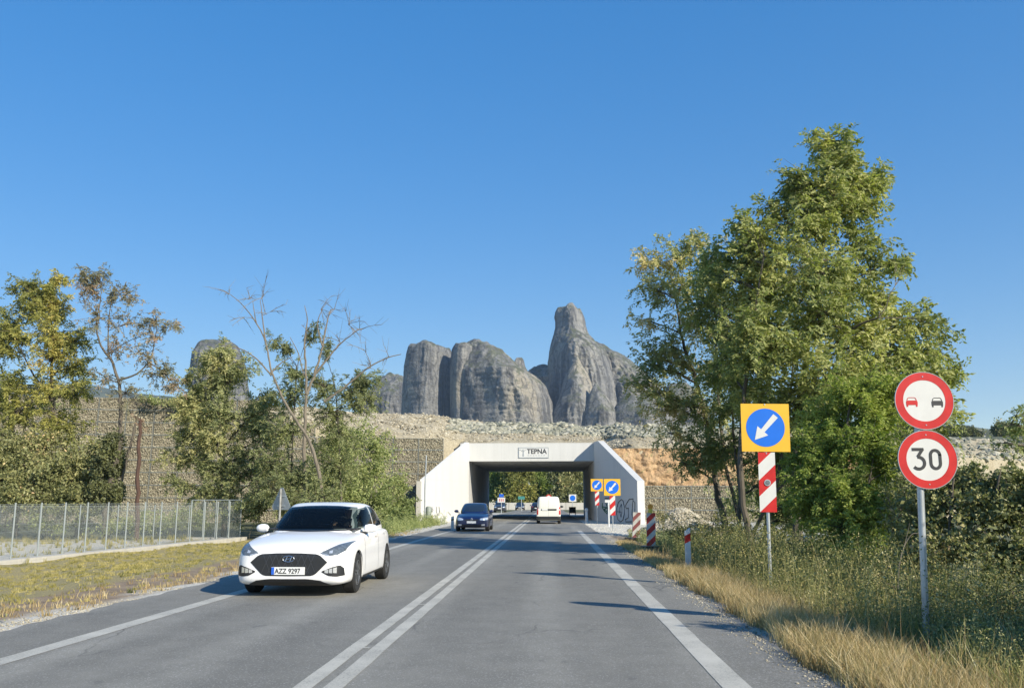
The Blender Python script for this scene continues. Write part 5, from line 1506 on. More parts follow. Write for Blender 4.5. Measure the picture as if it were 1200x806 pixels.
for q in (-1, 1):
    mb = MB(); hx_, hy_, hz2 = (.14, -.47, .43) if q > 0 else (-.15, -.47, .46)
    mb.path([(hx_, hy_ + .02, hz2), (hx_, hy_ - .04, hz2 + .02)], [.035, .04], 8); ha = mb.build("hand", M['skin'], dr, True)
    for i in range(4): mb = MB(); mb.path([(hx_ - .03 + .02 * i, hy_ - .05, hz2 + .04), (hx_ - .03 + .02 * i, hy_ - .085, hz2 + .045), (hx_ - .03 + .02 * i, hy_ - .10, hz2 + .02)], [.009, .009, .007], 5); mb.build("finger", M['skin'], ha, True)
    mb = MB(); mb.path([(hx_ - q * .04, hy_ - .02, hz2 + .01), (hx_ - q * .06, hy_ - .06, hz2 + .03)], [.011, .008], 5); mb.build("thumb", M['skin'], ha, True)
# --- older cars and far cars share a rounder shape
SED = [(0.0, .62, .32, .56, .60), (.03, .76, .25, .62, .66), (.12, .88, .20, .68, .73), (.35, .95, .18, .74, .80), (.75, .985, .18, .80, .87), (1.2, 1.0, .18, .86, .95), (2.2, 1.0, .18, .90, .96), (3.2, 1.0, .19, .93, .97), (3.9, .97, .20, .94, 1.0), (4.25, .90, .25, .90, .97), (4.36, .80, .33, .84, .90), (4.38, .66, .4, .76, .80)]
CAB2 = [(.82, .95, 4.0, .86), (.95, 1.12, 3.85, .865), (1.08, 1.36, 3.7, .83), (1.2, 1.6, 3.5, .78), (1.31, 1.85, 3.28, .72), (1.37, 2.05, 3.1, .66), (1.40, 2.2, 2.9, .56), (1.415, 2.45, 2.65, .25)]
def simple_car(name, loc, rz, label, paint, kind='old', hs=1.0, wheels=(.85, 3.45), txt=None, front=True, group="cars on the road"):
    cab_ = [(z * (1 + (hs - 1)) , a, b_, w) for z, a, b_, w in CAB2]
    c = Car(name, loc, rz, label, "car", [(l, w, zb, zs * hs, zc * hs) for l, w, zb, zs, zc in SED], cab_, .86, paint, wheels, r=.31 * hs ** .5, group=group)
    f = lambda pts: [(a, b_ * hs) for a, b_ in pts]
    c.patch("windscreen", f([(-.57, 1.33), (0, 1.365), (.57, 1.33)]), f([(-.70, .985), (0, .965), (.70, .985)]), 'f', M['glass'], n=14, m=7)
    for sg in (1, -1):
        c.patch("side_window", f([(1.5, 1.05), (1.95, 1.28), (2.4, 1.33)]), f([(1.42, .97), (2.4, .975)]), 's', M['glass'], n=12, m=6, sgn=sg)
        c.patch("side_window", f([(2.46, 1.33), (2.9, 1.31), (3.25, 1.22)]), f([(2.46, .975), (3.35, .99)]), 's', M['glass'], n=12, m=6, sgn=sg)
    c.mir("headlight", f([(.42, .63), (.6, .68), (.80, .69)]), f([(.42, .57), (.6, .545), (.80, .58)]), 'f', M['lampbright'], n=10, m=5, off=.006)
    c.patch("grille", f([(-.36, .60), (0, .61), (.36, .60)]), f([(-.33, .55), (.33, .55)]), 'f', M['darkgrey'], n=10, m=4, off=.005)
    c.patch("lower_intake", f([(-.55, .35), (.55, .35)]), f([(-.5, .27), (.5, .27)]), 'f', M['darkgrey'], n=10, m=4, off=.006)
    c.patch("rear_window", f([(-.54, 1.31), (.54, 1.31)]), f([(-.64, 1.06), (.64, 1.06)]), 'b', M['glass'], n=10, m=5)
    c.mir("tail_light", f([(.55, .86), (.8, .88)]), f([(.55, .74), (.8, .72)]), 'b', M['tail'], n=6, m=4)
    c.mirrors(.80, 1.5, .97 * hs, paint, M['darkgrey'])
    c.plate(.46 * hs, .46, .11, txt, 'f', eu=False)
    c.plate(.60 * hs, .5, .11, None, 'b', eu=False)
    return c
bc = simple_car("blue_car", (-3.96, 45.6, 0), 0.0, "deep blue older car with yellowish plate, approaching from the underpass", M['bpaint'])
hb = bc.hitf(0, .585)
mb = MB()
q = hb.y - .02
mb.path([(0, q, .655), (.05, q, .585), (0, q, .515), (-.05, q, .585), (0, q, .655), (.05, q, .585)], .012, 5); mb.build("badge", M['chrome'], bc.root)
bc.patch("fog_lamp", [(.5, .36), (.66, .37)], [(.5, .29), (.66, .30)], 'f', M['lampbright'], n=5, m=4, off=.01)
bc.patch("fog_lamp", [(-.66, .37), (-.5, .36)], [(-.66, .30), (-.5, .29)], 'f', M['lampbright'], n=5, m=4, off=.01)
simple_car("dark_car", (-5.62, 166, 0), 0.0, "small dark car in the middle distance beyond the underpass, facing the camera", M['dpaint'])
simple_car("dark_suv", (-7.35, 131, 0), 0.0, "tall dark car half hidden by the left tunnel wall behind the blue one", M['gpaint'], hs=1.2)
simple_car("dark_hatchback", (-2.05, 137, 0), math.pi, "dark car driving away, peeping out left of the white van", M['dpaint'])
# --- white van seen from behind
VLOW = [(0.0, .7, .35, .70, .74), (.05, .85, .26, .80, .85), (.2, .95, .2, .90, .96), (.6, .99, .2, .98, 1.05), (1.1, 1.0, .2, 1.02, 1.12), (2.2, 1.0, .2, 1.06, 1.12), (3.4, 1.0, .2, 1.06, 1.12), (4.0, .99, .22, 1.06, 1.12), (4.1, .95, .28, 1.0, 1.06), (4.12, .88, .34, .9, .95)]
VCAB = [(.60, 1.2, 4.06, .86), (.95, 1.0, 4.11, .955), (1.1, 1.15, 4.115, .955), (1.3, 1.45, 4.10, .93), (1.5, 1.72, 4.08, .905), (1.7, 2.0, 4.04, .86), (1.79, 2.2, 3.98, .80), (1.825, 2.45, 3.85, .68), (1.83, 2.7, 3.6, .4)]
van = Car("white_van", (-.13, 66.2, 0), math.pi, "small off-white delivery van seen from behind, entering the underpass", "van", VLOW, VCAB, .84, M['vpaint'], (.8, 3.42), r=.31, nexp=9.0, group="cars on the road", cabn=48)
van.root.rotation_euler = (0, 0, math.pi)
van.patch("door_seam", [(-.006, 1.74), (.006, 1.74)], [(-.006, .45), (.006, .45)], 'b', M['back'], n=2, m=14, off=.003)
van.patch("handle_strip", [(-.55, .99), (.50, .99)], [(-.55, .90), (.50, .90)], 'b', M['darkgrey'], n=12, m=3, off=.03)
van.patch("number_plate_panel", [(-.46, .975), (-.06, .975)], [(-.46, .915), (-.06, .915)], 'b', M['plate'], n=6, m=3, off=.014) if False else van.patch("number_plate", [(.06, .98), (.46, .98)], [(.06, .91), (.46, .91)], 'b', M['plate'], n=6, m=3, off=.045)
van.mir("tail_light", [(.70, 1.12), (.80, 1.12)], [(.70, .62), (.80, .62)], 'b', M['tail'], n=4, m=8, off=.008)
van.patch("rear_bumper", [(-.80, .50), (.80, .50)], [(-.78, .30), (.78, .30)], 'b', M['darkgrey'], n=14, m=5, off=.03)
van.patch("windscreen", [(-.6, 1.68), (.6, 1.68)], [(-.72, 1.15), (.72, 1.15)], 'f', M['glass'], n=12, m=6)
for sg in (1, -1): van.patch("side_window", [(1.75, 1.45), (2.3, 1.58)], [(1.4, 1.12), (2.3, 1.14)], 's', M['glass'], n=10, m=6, sgn=sg)
van.mirrors(.82, 1.55, 1.12, M['darkgrey'], M['darkgrey'])
#PART3
# ------------------------------------------------------------------ vegetation, right side
Y = 24
plant("locust_tree", "tallest tree, a tall green locust rising behind the two roadside signs", "tree",
  [([(936, 645, 24), (934, 560, 24), (935, 500, 24), (944, 420, 24.3), (955, 350, 24.4), (966, 280, 24.2), (977, 215, 24), (984, 170, 24)], .17, .02),
   ([(880, 640, 23.5), (868, 560, 23.5), (869, 500, 23.6), (876, 430, 23.6), (884, 370, 23.4), (895, 300, 23)], .11, .02),
   ([(940, 480, 24), (965, 420, 23.6), (1000, 385, 23), (1030, 372, 22.6)], .08, .02)],
  [(983, 168, 16, 16, 24, 1.2), (982, 196, 26, 18, 24, 1.2), (1000, 208, 22, 18, 24.2, 1.0), (950, 238, 30, 22, 24, 1.0), (960, 180, 20, 16, 24.2, 1.0), (940, 215, 34, 22, 24, 1.2), (975, 215, 34, 28, 23.6, 1.3), (1010, 225, 26, 24, 24.3, 1.1), (1037, 203, 12, 12, 24.2, 1.2), (1022, 222, 14, 14, 24.2, 1.0), (926, 210, 14, 12, 24, .8),
   (940, 262, 46, 30, 23.5), (990, 270, 46, 34, 24.4), (895, 240, 14, 10, 24, .8), (885, 268, 26, 22, 24, 1.0), (1025, 275, 22, 26, 24.2, .9), (862, 262, 12, 10, 24, .7), (905, 310, 50, 32, 23.6), (960, 320, 55, 36, 23), (1012, 322, 34, 34, 24, .9), (1036, 350, 18, 22, 23.4, .7),
   (870, 300, 22, 20, 24, 1.0), (862, 350, 40, 34, 24.2), (905, 372, 50, 36, 23), (960, 380, 55, 36, 22.8, 1.1), (1010, 380, 40, 34, 23.4, 1.0), (1050, 305, 8, 8, 24, .8), (1058, 308, 9, 8, 24, .8),
   (1052, 395, 30, 24, 23.5, .9), (1058, 306, 10, 8, 23.8, .8), (1088, 385, 22, 16, 23.5, .8), (1078, 420, 30, 24, 23, .9), (1100, 410, 14, 12, 23.2, .7), (1108, 440, 16, 14, 23, .9), (1128, 432, 9, 9, 23, .8), (1112, 480, 18, 14, 23, .9),
   (870, 420, 44, 36, 23.6), (915, 430, 50, 36, 22.6, 1.1), (970, 440, 55, 38, 22.4, 1.2), (1020, 440, 45, 34, 22.8, 1.1), (1060, 460, 36, 30, 22.8, 1.0), (890, 470, 40, 30, 24), (950, 490, 50, 30, 23.6, 1.1), (835, 325, 26, 24, 24.5, .8), (850, 390, 30, 30, 24.6, .9), (835, 440, 30, 28, 25, .8), (880, 345, 30, 30, 24.5, .8), (1045, 430, 34, 30, 24, .9), (1090, 455, 26, 24, 23.8, .8), (1070, 370, 18, 16, 24, .7), (1095, 470, 22, 22, 23.6, .9), (1105, 500, 18, 18, 23.6, .8), (1075, 505, 28, 22, 23.6, .9), (822, 360, 22, 22, 25, .7), (838, 295, 22, 18, 25, .8), (820, 325, 18, 16, 25.5, .7), (865, 300, 20, 22, 24.5, .8)],
  'locust', twigs=31, per=8, size=.29, seed=4, tint0=.52, base=-.5, limb=.05, pairs=5)
plant("leaning_tree", "thin leaning tree with russet-tinged sparse crown nearest the underpass, right of the road", "tree",
  [([(852, 628, 29), (843, 585, 29), (832, 520, 29), (822, 470, 29), (812, 435, 28.8), (800, 400, 28.6), (792, 350, 28.5), (785, 315, 28.5)], .14, .02),
   ([(870, 628, 28.5), (850, 540, 28.6), (842, 470, 28.8), (838, 400, 29), (832, 340, 29)], .08, .02)],
  [(765, 305, 24, 18, 28.5, .8), (790, 300, 24, 20, 28.7, .9), (815, 282, 22, 14, 29, .9), (838, 300, 26, 26, 29), (752, 335, 16, 14, 28.5, .6), (775, 345, 30, 24, 28.2, .8), (810, 335, 32, 26, 28.8, 1.0), (845, 350, 28, 26, 29), (748, 375, 14, 16, 28.4, .5),
   (770, 395, 30, 20, 28.3, .9), (808, 385, 34, 26, 28.6, 1.0), (845, 400, 28, 30, 29.2), (757, 425, 22, 18, 28.2, .9), (790, 430, 32, 24, 28.5, 1.0), (832, 440, 32, 26, 29, 1.0), (742, 452, 14, 12, 28.3, .8), (768, 470, 24, 12, 28.2, .9), (800, 480, 34, 16, 28.4, 1.0),
   (838, 485, 26, 22, 28.8, 1.0), (785, 508, 22, 10, 28, .8), (815, 525, 26, 16, 28, 1.0), (800, 545, 20, 10, 27.8, .8), (840, 540, 26, 24, 28.2, 1.0), (775, 455, 18, 14, 28, .8)],
  'reddish', twigs=34, per=8, size=.24, seed=8, tint0=.45, base=-.15, limb=.04)
plant("twin_trunk_tree", "dark twin-trunked tree between the leaning tree and the nearest arrow sign", "tree",
  [([(893, 640, 26), (905, 590, 26), (915, 540, 26), (925, 470, 26), (930, 420, 26)], .10, .02), ([(866, 635, 27), (867, 570, 27), (860, 520, 27), (858, 460, 27)], .10, .02), ([(880, 635, 26), (900, 590, 25.5), (925, 560, 25.5), (950, 535, 25.5)], .07, .02)],
  [(868, 470, 40, 30, 27), (905, 520, 40, 34, 27, .9), (850, 520, 30, 26, 27.5, .8), (890, 560, 40, 24, 27.5, .7), (940, 545, 36, 30, 26.5, .9), (960, 590, 40, 30, 26, 1.0), (920, 600, 36, 24, 26.5, .8), (1000, 570, 40, 40, 26.5, 1)],
  'locust', twigs=40, per=9, size=.22, seed=9, tint0=.35, base=-.5)
plant("vine_thicket", "bright yellow-green thicket filling the gap between the arrow sign and round signs", "shrub",
  [([(985, 690, 19), (985, 600, 19), (990, 520, 19), (1000, 450, 19)], .06, .02), ([(1010, 690, 18.5), (1015, 600, 18.5), (1025, 520, 18.5)], .05, .02)],
  [(960, 500, 30, 24, 19.6, .8), (1000, 475, 34, 24, 19.2, 1), (1040, 490, 26, 26, 19, 1.0), (975, 530, 32, 26, 19, 1), (1015, 525, 34, 28, 18.6, 1.1), (1045, 545, 20, 28, 18.6, 1.0), (960, 565, 30, 24, 19), (1000, 575, 36, 28, 18.4, 1.2), (1030, 600, 22, 26, 18.2, 1.2), (980, 615, 34, 24, 18.2, 1.0), (1018, 635, 24, 22, 17.9, 1.2), (1035, 660, 14, 18, 17.6, 1.1), (1000, 655, 28, 20, 17.8, 1.0), (1045, 460, 22, 20, 19, .8), (940, 530, 20, 24, 19.4, .8), (945, 590, 20, 24, 19, .8)],
  'bright', twigs=80, per=12, size=.16, seed=14, tint0=.7, base=-.4, stem='stem', part='foliage', limb=.03)
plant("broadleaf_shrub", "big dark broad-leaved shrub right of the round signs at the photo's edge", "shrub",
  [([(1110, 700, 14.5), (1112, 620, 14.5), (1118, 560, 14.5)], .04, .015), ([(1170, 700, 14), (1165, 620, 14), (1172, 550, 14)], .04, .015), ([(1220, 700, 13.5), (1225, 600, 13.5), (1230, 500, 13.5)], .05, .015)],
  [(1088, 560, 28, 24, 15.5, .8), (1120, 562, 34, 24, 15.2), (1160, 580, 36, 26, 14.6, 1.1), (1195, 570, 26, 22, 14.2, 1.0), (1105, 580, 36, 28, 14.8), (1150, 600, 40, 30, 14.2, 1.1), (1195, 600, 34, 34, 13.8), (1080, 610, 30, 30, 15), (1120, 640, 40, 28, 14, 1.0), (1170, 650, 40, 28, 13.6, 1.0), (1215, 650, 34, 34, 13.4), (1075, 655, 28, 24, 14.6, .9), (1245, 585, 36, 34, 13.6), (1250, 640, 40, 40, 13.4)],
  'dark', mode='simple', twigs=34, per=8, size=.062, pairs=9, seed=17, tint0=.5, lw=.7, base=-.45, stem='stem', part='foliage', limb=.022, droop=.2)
plant("hanging_branch_tree", "tree leaning into the photo at the right edge, above the broad-leaved shrub", "tree",
  [([(1275, 720, 15), (1262, 600, 15), (1250, 520, 15), (1240, 470, 15)], .10, .03)],
  [(1196, 486, 10, 8, 15, .7), (1183, 500, 18, 10, 15, .8), (1212, 528, 16, 10, 15), (1226, 492, 16, 14, 15.2), (1262, 480, 30, 22, 15.4), (1292, 440, 34, 26, 15.6), (1250, 530, 30, 24, 15), (1178, 518, 10, 9, 15, .6)],
  'olive', twigs=30, per=7, size=.13, seed=19, tint0=.5, base=-.45)
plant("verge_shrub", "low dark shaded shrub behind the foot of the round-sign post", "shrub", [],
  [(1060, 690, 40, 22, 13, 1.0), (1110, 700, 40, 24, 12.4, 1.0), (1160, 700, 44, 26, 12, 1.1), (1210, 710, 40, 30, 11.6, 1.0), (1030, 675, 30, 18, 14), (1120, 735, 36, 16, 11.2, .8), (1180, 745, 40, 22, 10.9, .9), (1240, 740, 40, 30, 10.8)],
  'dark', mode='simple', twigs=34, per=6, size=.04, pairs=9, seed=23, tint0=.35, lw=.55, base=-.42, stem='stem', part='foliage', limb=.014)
plant("verge_shrub", "grey-green shrub under the leaning tree behind the delineator post", "shrub", [],
  [(800, 625, 22, 14, 27, .9), (835, 615, 30, 16, 26, 1), (870, 622, 34, 18, 24, 1.0), (835, 640, 30, 14, 23, 1.0), (870, 650, 30, 14, 21, 1.0), (905, 640, 34, 18, 21, 1.0), (950, 645, 36, 18, 20, 1.0), (990, 665, 36, 18, 18, 1.0), (780, 605, 12, 8, 34, .6)],
  'weed', mode='simple', twigs=46, per=8, size=.055, pairs=8, seed=27, tint0=.45, lw=.5, base=-.3, stem='stem', part='foliage', limb=.016)
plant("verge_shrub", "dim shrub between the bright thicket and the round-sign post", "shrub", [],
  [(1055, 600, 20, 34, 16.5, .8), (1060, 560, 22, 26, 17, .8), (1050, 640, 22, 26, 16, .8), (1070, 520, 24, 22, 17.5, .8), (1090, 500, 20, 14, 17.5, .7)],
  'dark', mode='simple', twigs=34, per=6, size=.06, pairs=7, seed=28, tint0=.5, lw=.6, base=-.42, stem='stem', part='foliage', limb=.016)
plant("dead_stem", "pale dry forked twig standing left of the round-sign post", "plant",
  [([(1052, 690, 12.5), (1055, 655, 12.5), (1062, 635, 12.5), (1070, 625, 12.5), (1080, 626, 12.5)], .010, .004), ([(1058, 645, 12.5), (1064, 622, 12.5), (1066, 612, 12.5)], .006, .002)], [], 'straw', bark='palebark', base=-.4, stem='stem')
# shrub just outside the frame whose shade lies at the foot of the hedge
plant("hedge_shrub", "tall hedge shrub on the verge past the right edge of the photo", "shrub",
  [([(1700, 800, 7.2), (1700, 620, 7.2), (1710, 480, 7.2)], .06, .02)],
  [(1640, 470, 150, 110, 7.6, 1.2), (1800, 420, 150, 120, 7.2, 1.2), (1560, 560, 110, 90, 8.0, 1.2), (1700, 560, 150, 90, 7.4, 1.2), (1700, 660, 170, 90, 7.2, .9), (1560, 640, 110, 80, 8.4, .9), (1880, 660, 120, 90, 7.0, .9)],
  'dark', mode='simple', twigs=30, per=14, size=.09, pairs=7, seed=31, tint0=.45, lw=.7, base=-.45, stem='stem', part='foliage', limb=.03)
plant("background_tree", "bushy green tree behind the locust, closing the gap toward the embankment", "tree",
  [([(1010, 620, 36), (1010, 520, 36), (1005, 450, 36), (970, 380, 34), (945, 330, 33)], .14, .03), ([(905, 620, 35), (905, 520, 35), (900, 420, 34), (900, 370, 33)], .12, .03)],
  [(900, 350, 40, 34, 33), (945, 320, 40, 34, 33), (960, 380, 45, 34, 34), (900, 410, 45, 34, 34), (860, 440, 36, 30, 35), (1000, 410, 40, 34, 35), (960, 480, 45, 34, 36), (1010, 440, 45, 36, 36), (1060, 480, 40, 34, 36), (920, 540, 45, 34, 36, .9), (980, 550, 50, 34, 35), (1040, 550, 45, 34, 35), (1085, 530, 36, 26, 36), (870, 570, 36, 24, 37, .7)],
  'mid', twigs=40, per=8, size=.26, seed=37, tint0=.4, base=-.4)
# trees at the right of the road farther along, beyond the signs
plant("roadside_shrub", "grey-leaved bush at the foot of the embankment right of the striped boards", "shrub", [],
  [(860, 590, 30, 18, 46, .8), (900, 585, 34, 22, 46), (950, 590, 40, 26, 46), (1010, 585, 40, 26, 46), (1070, 580, 40, 30, 46), (1140, 575, 40, 30, 46)],
  'mid', mode='simple', twigs=40, per=8, size=.13, pairs=7, seed=41, tint0=.4, lw=.6, base=-.2, stem='stem', part='foliage')

# ------------------------------------------------------------------ vegetation, left side
plant("autumn_tree", "yellowing broad-crowned tree at the far left behind the fences", "tree",
  [([(92, 600, 53), (84, 545, 53), (70, 510, 53), (62, 478, 53), (60, 440, 53), (62, 400, 53), (58, 350, 53)], .26, .04), ([(20, 590, 54), (18, 520, 54), (8, 470, 54), (2, 430, 54)], .22, .04), ([(62, 470, 53), (40, 440, 53), (25, 410, 53)], .1, .03)],
  [(28, 335, 16, 12, 53, 1.2), (55, 335, 24, 16, 53, 1.2), (75, 330, 10, 10, 53, 1), (42, 362, 34, 20, 53, 1.3), (75, 365, 18, 18, 53, 1.1), (5, 375, 16, 16, 53, 1.1), (28, 390, 22, 14, 53, .8), (60, 392, 30, 20, 52.5, 1.3), (92, 395, 20, 18, 53, 1.0), (10, 410, 22, 14, 53, 1.1), (-20, 400, 30, 40, 54), (65, 425, 26, 16, 52.5, 1.1), (95, 428, 18, 18, 53, 1), (15, 448, 26, 12, 53, 1.1), (50, 455, 28, 12, 53, .9), (88, 460, 22, 18, 52.5, 1.2), (20, 480, 30, 18, 53, 1.2), (60, 488, 24, 14, 53, .8), (90, 500, 22, 14, 53, .7), (-30, 460, 40, 40, 54)],
  'autumn', twigs=50, per=9, size=.36, seed=51, tint0=.52, base=-.6, limb=.08, twr=.012)
plant("russet_tree", "sparse crooked tree with russet leaf tips, right of the yellowing one", "tree",
  [([(128, 595, 51), (134, 560, 51), (141, 520, 51), (141, 480, 51), (140, 455, 51), (132, 425, 51), (118, 405, 51), (113, 380, 51), (118, 350, 51)], .20, .03), ([(140, 475, 51), (150, 470, 51), (175, 478, 51)], .06, .02),
   ([(140, 445, 51), (160, 438, 51), (176, 420, 51), (184, 385, 51)], .07, .02), ([(127, 415, 51), (127, 380, 51), (132, 345, 51)], .05, .02), ([(175, 425, 51), (190, 435, 51), (204, 450, 51)], .04, .02)],
  [(98, 322, 14, 10, 51, 1.1), (118, 325, 18, 12, 51, 1.2), (105, 345, 18, 14, 51, 1.1), (135, 345, 24, 16, 51, .9), (155, 350, 16, 14, 51, .7), (125, 372, 28, 18, 51, .8), (155, 380, 22, 16, 51, .7), (182, 375, 16, 10, 51, .9), (200, 382, 14, 10, 51, .9), (178, 398, 18, 12, 51, .6), (140, 408, 26, 14, 51, .7), (165, 420, 22, 12, 51, .8), (120, 440, 18, 14, 51, .7), (185, 440, 18, 12, 51, .8), (205, 452, 16, 12, 51, .9), (150, 462, 26, 10, 51, .6), (195, 432, 12, 10, 51, .8)],
  'pink', twigs=38, per=6, size=.30, seed=53, tint0=.5, base=-.6, limb=.05, twr=.011)
plant("ivy_trunk", "dark ivy-smothered leaning trunk behind the far fence", "tree",
  [([(125, 600, 50), (132, 560, 50), (138, 530, 50), (142, 512, 50)], .22, .14), ([(140, 572, 50.3), (148, 540, 50.3), (156, 510, 50.3), (161, 488, 50.3)], .10, .06)],
  [(120, 590, 14, 10, 50, 1.4), (118, 570, 12, 12, 49.8, 1.5), (124, 550, 12, 14, 50, 1.6), (128, 530, 12, 12, 50, 1.6), (132, 516, 10, 8, 50, 1.4), (138, 580, 8, 12, 50, 1.2), (137, 545, 8, 14, 50.2, 1.2)],
  'dark', mode='simple', twigs=60, per=10, size=.13, pairs=7, seed=55, tint0=.25, lw=.8, base=-.6, limb=.03)
plant("bare_pole_tree", "straight red-brown branchless trunk in front of the gabion wall", "tree",
  [([(161, 602, 49), (162, 560, 49), (163, 520, 49), (165, 492, 49)], .14, .09)], [(166, 497, 8, 7, 49, 1.0), (160, 488, 10, 6, 49, .8)], 'pink', bark='brownbark', twigs=20, per=5, size=.22, seed=57, base=-.6, tint0=.8, limb=.03, twr=.01)
plant("acacia_tree", "dense round green tree left of the two bare ones", "tree",
  [([(263, 600, 53), (262, 560, 53), (262, 520, 53), (266, 480, 53), (264, 450, 53)], .20, .04), ([(262, 540, 53), (240, 500, 53), (228, 470, 53)], .08, .03), ([(264, 520, 53), (290, 490, 53), (305, 460, 53)], .08, .03)],
  [(258, 410, 20, 10, 53, .9), (238, 420, 18, 12, 53, .8), (280, 425, 20, 14, 53, .8), (320, 490, 24, 20, 53, .8), (208, 530, 18, 18, 53, .8), (318, 460, 18, 16, 53, .6), (215, 470, 18, 16, 53, .7), (330, 560, 24, 18, 53, .8), (205, 560, 16, 14, 53, .6), (262, 432, 26, 14, 53, 1.2), (240, 452, 26, 16, 53, 1.2), (278, 450, 26, 18, 53, 1.1), (305, 470, 22, 18, 53, 1.0), (232, 480, 26, 18, 52.5, 1.3), (268, 480, 30, 20, 52.5, 1.3), (300, 500, 28, 20, 53, 1.0), (225, 508, 22, 16, 53, 1.2), (255, 515, 30, 18, 52.5, 1.3), (290, 530, 30, 20, 52.5, 1.1), (225, 538, 18, 12, 53, .9), (248, 550, 24, 14, 52.5, 1.0), (280, 562, 26, 16, 52.5, 1.0), (315, 545, 20, 18, 53, .9), (235, 575, 22, 12, 53, .8), (262, 582, 22, 10, 52.5, .8), (300, 580, 20, 12, 52.5, .8), (325, 515, 18, 16, 53, .8), (212, 512, 12, 8, 53, .9), (218, 440, 12, 10, 53, .5)],
  'mid', twigs=52, per=9, size=.34, seed=59, tint0=.5, base=-.6, limb=.06, twr=.01)
D1 = ([(378, 600, 48), (375, 560, 48), (366, 525, 48), (352, 500, 48), (338, 478, 48), (326, 455, 48), (317, 430, 48), (311, 400, 48), (300, 378, 48), (285, 358, 48), (270, 345, 48)], .13, .015)
plant("half_bare_tree", "half-bare tree with a long left-leaning bent trunk, behind the white car", "tree",
  [D1, ([(311, 400, 48), (308, 375, 48), (305, 352, 48)], .05, .015), ([(318, 440, 48), (300, 420, 48), (280, 408, 48), (258, 404, 48)], .05, .015), ([(317, 437, 48), (330, 425, 48), (343, 418, 48)], .05, .015), ([(300, 378, 48), (296, 352, 48)], .04, .01)],
  [(268, 345, 14, 9, 48, .8), (290, 350, 14, 12, 48, .7), (308, 348, 12, 14, 48, .8), (283, 372, 12, 10, 48, .6), (318, 365, 10, 12, 48, .5)],
  'mid', bark='palebark', twigs=16, per=0, seed=61, base=-.6, limb=.035, twr=.014)
plant("half_bare_tree", "upright forked bare tree with pale trunk, right of the bent one", "tree",
  [([(354, 600, 49), (356, 560, 49), (357, 510, 49), (359, 470, 49), (358, 430, 49), (357, 400, 49), (360, 375, 49), (357, 358, 49)], .16, .015), ([(359, 462, 49), (370, 435, 49), (378, 405, 49), (384, 375, 49), (388, 362, 49)], .09, .02), ([(368, 440, 49), (388, 415, 49), (402, 400, 49), (418, 388, 49)], .07, .02),
   ([(378, 405, 49), (372, 380, 49), (378, 362, 49)], .05, .015), ([(380, 470, 49), (402, 455, 49), (430, 432, 49), (452, 420, 49), (470, 415, 49)], .07, .02), ([(356, 440, 49), (350, 415, 49), (340, 395, 49)], .04, .015)],
  [(376, 362, 12, 14, 49, .8), (392, 362, 12, 16, 49, .8), (408, 380, 16, 14, 49, .9), (425, 385, 16, 10, 49, .8), (362, 385, 10, 12, 49, .6), (398, 400, 16, 12, 49, .6), (425, 408, 14, 10, 49, .6), (455, 418, 16, 8, 49, .7), (438, 432, 16, 8, 49, .7)],
  'mid', bark='palebark', twigs=16, per=0, seed=63, base=-.6, limb=.035, twr=.014)
plant("understory_tree", "leafy green growth twined through the two bare trunks", "tree",
  [([(340, 600, 50), (342, 540, 50), (345, 480, 50), (348, 430, 50)], .08, .03), ([(400, 600, 51), (398, 540, 51), (395, 480, 51), (390, 440, 51)], .08, .03)],
  [(322, 398, 10, 8, 50, .8), (335, 408, 10, 8, 50, .9), (372, 388, 8, 12, 50, .8), (382, 400, 8, 12, 50, .7), (345, 440, 22, 14, 50, .9), (375, 450, 24, 16, 50.5, 1.0), (410, 455, 26, 14, 51, 1.1), (432, 448, 16, 12, 51, 1.0), (425, 470, 22, 10, 51, 1.0), (340, 470, 26, 16, 50.5, 1.0), (380, 480, 28, 16, 51, .9), (335, 505, 26, 16, 50, 1.0), (390, 510, 30, 18, 51, .9), (325, 540, 26, 16, 50, 1), (350, 560, 26, 18, 49, 1.0), (400, 545, 30, 18, 51, 1.0), (330, 575, 30, 14, 48, 1.0), (375, 582, 30, 12, 47, 1.0)],
  'mid', twigs=60, per=9, size=.28, seed=65, tint0=.35, base=-.6, twr=.01)
plant("thicket", "olive thicket against the gabion wall, left of the underpass pillar", "shrub", [],
  [(410, 505, 26, 16, 58, 1), (440, 520, 24, 16, 60, .9), (395, 535, 30, 20, 56, 1), (430, 550, 34, 18, 58), (462, 565, 20, 14, 62, .9), (400, 575, 34, 18, 54), (440, 585, 34, 18, 56), (472, 590, 16, 14, 62, 1.0), (370, 560, 26, 18, 54), (455, 605, 26, 10, 54, .8)],
  'olive', mode='simple', twigs=60, per=10, size=.15, pairs=8, seed=67, tint0=.45, lw=.5, base=-.4, stem='stem', part='foliage', limb=.03)
plant("thicket", "dark green thicket at the far left behind the chain-link fences", "shrub", [],
  [(15, 520, 30, 20, 52, 1.1), (50, 520, 30, 16, 52, 1), (10, 550, 36, 22, 51, 1.1), (55, 550, 40, 24, 51, 1.1), (95, 550, 30, 24, 51.5, 1.1), (20, 580, 40, 20, 50, 1.1), (70, 582, 40, 18, 50, 1.1), (108, 585, 22, 16, 50.5, 1.0), (-40, 550, 50, 50, 51), (110, 525, 20, 14, 52, .7)],
  'dark', mode='simple', twigs=64, per=11, size=.15, pairs=8, seed=69, tint0=.55, lw=.6, base=-.6, stem='stem', part='foliage', limb=.03)
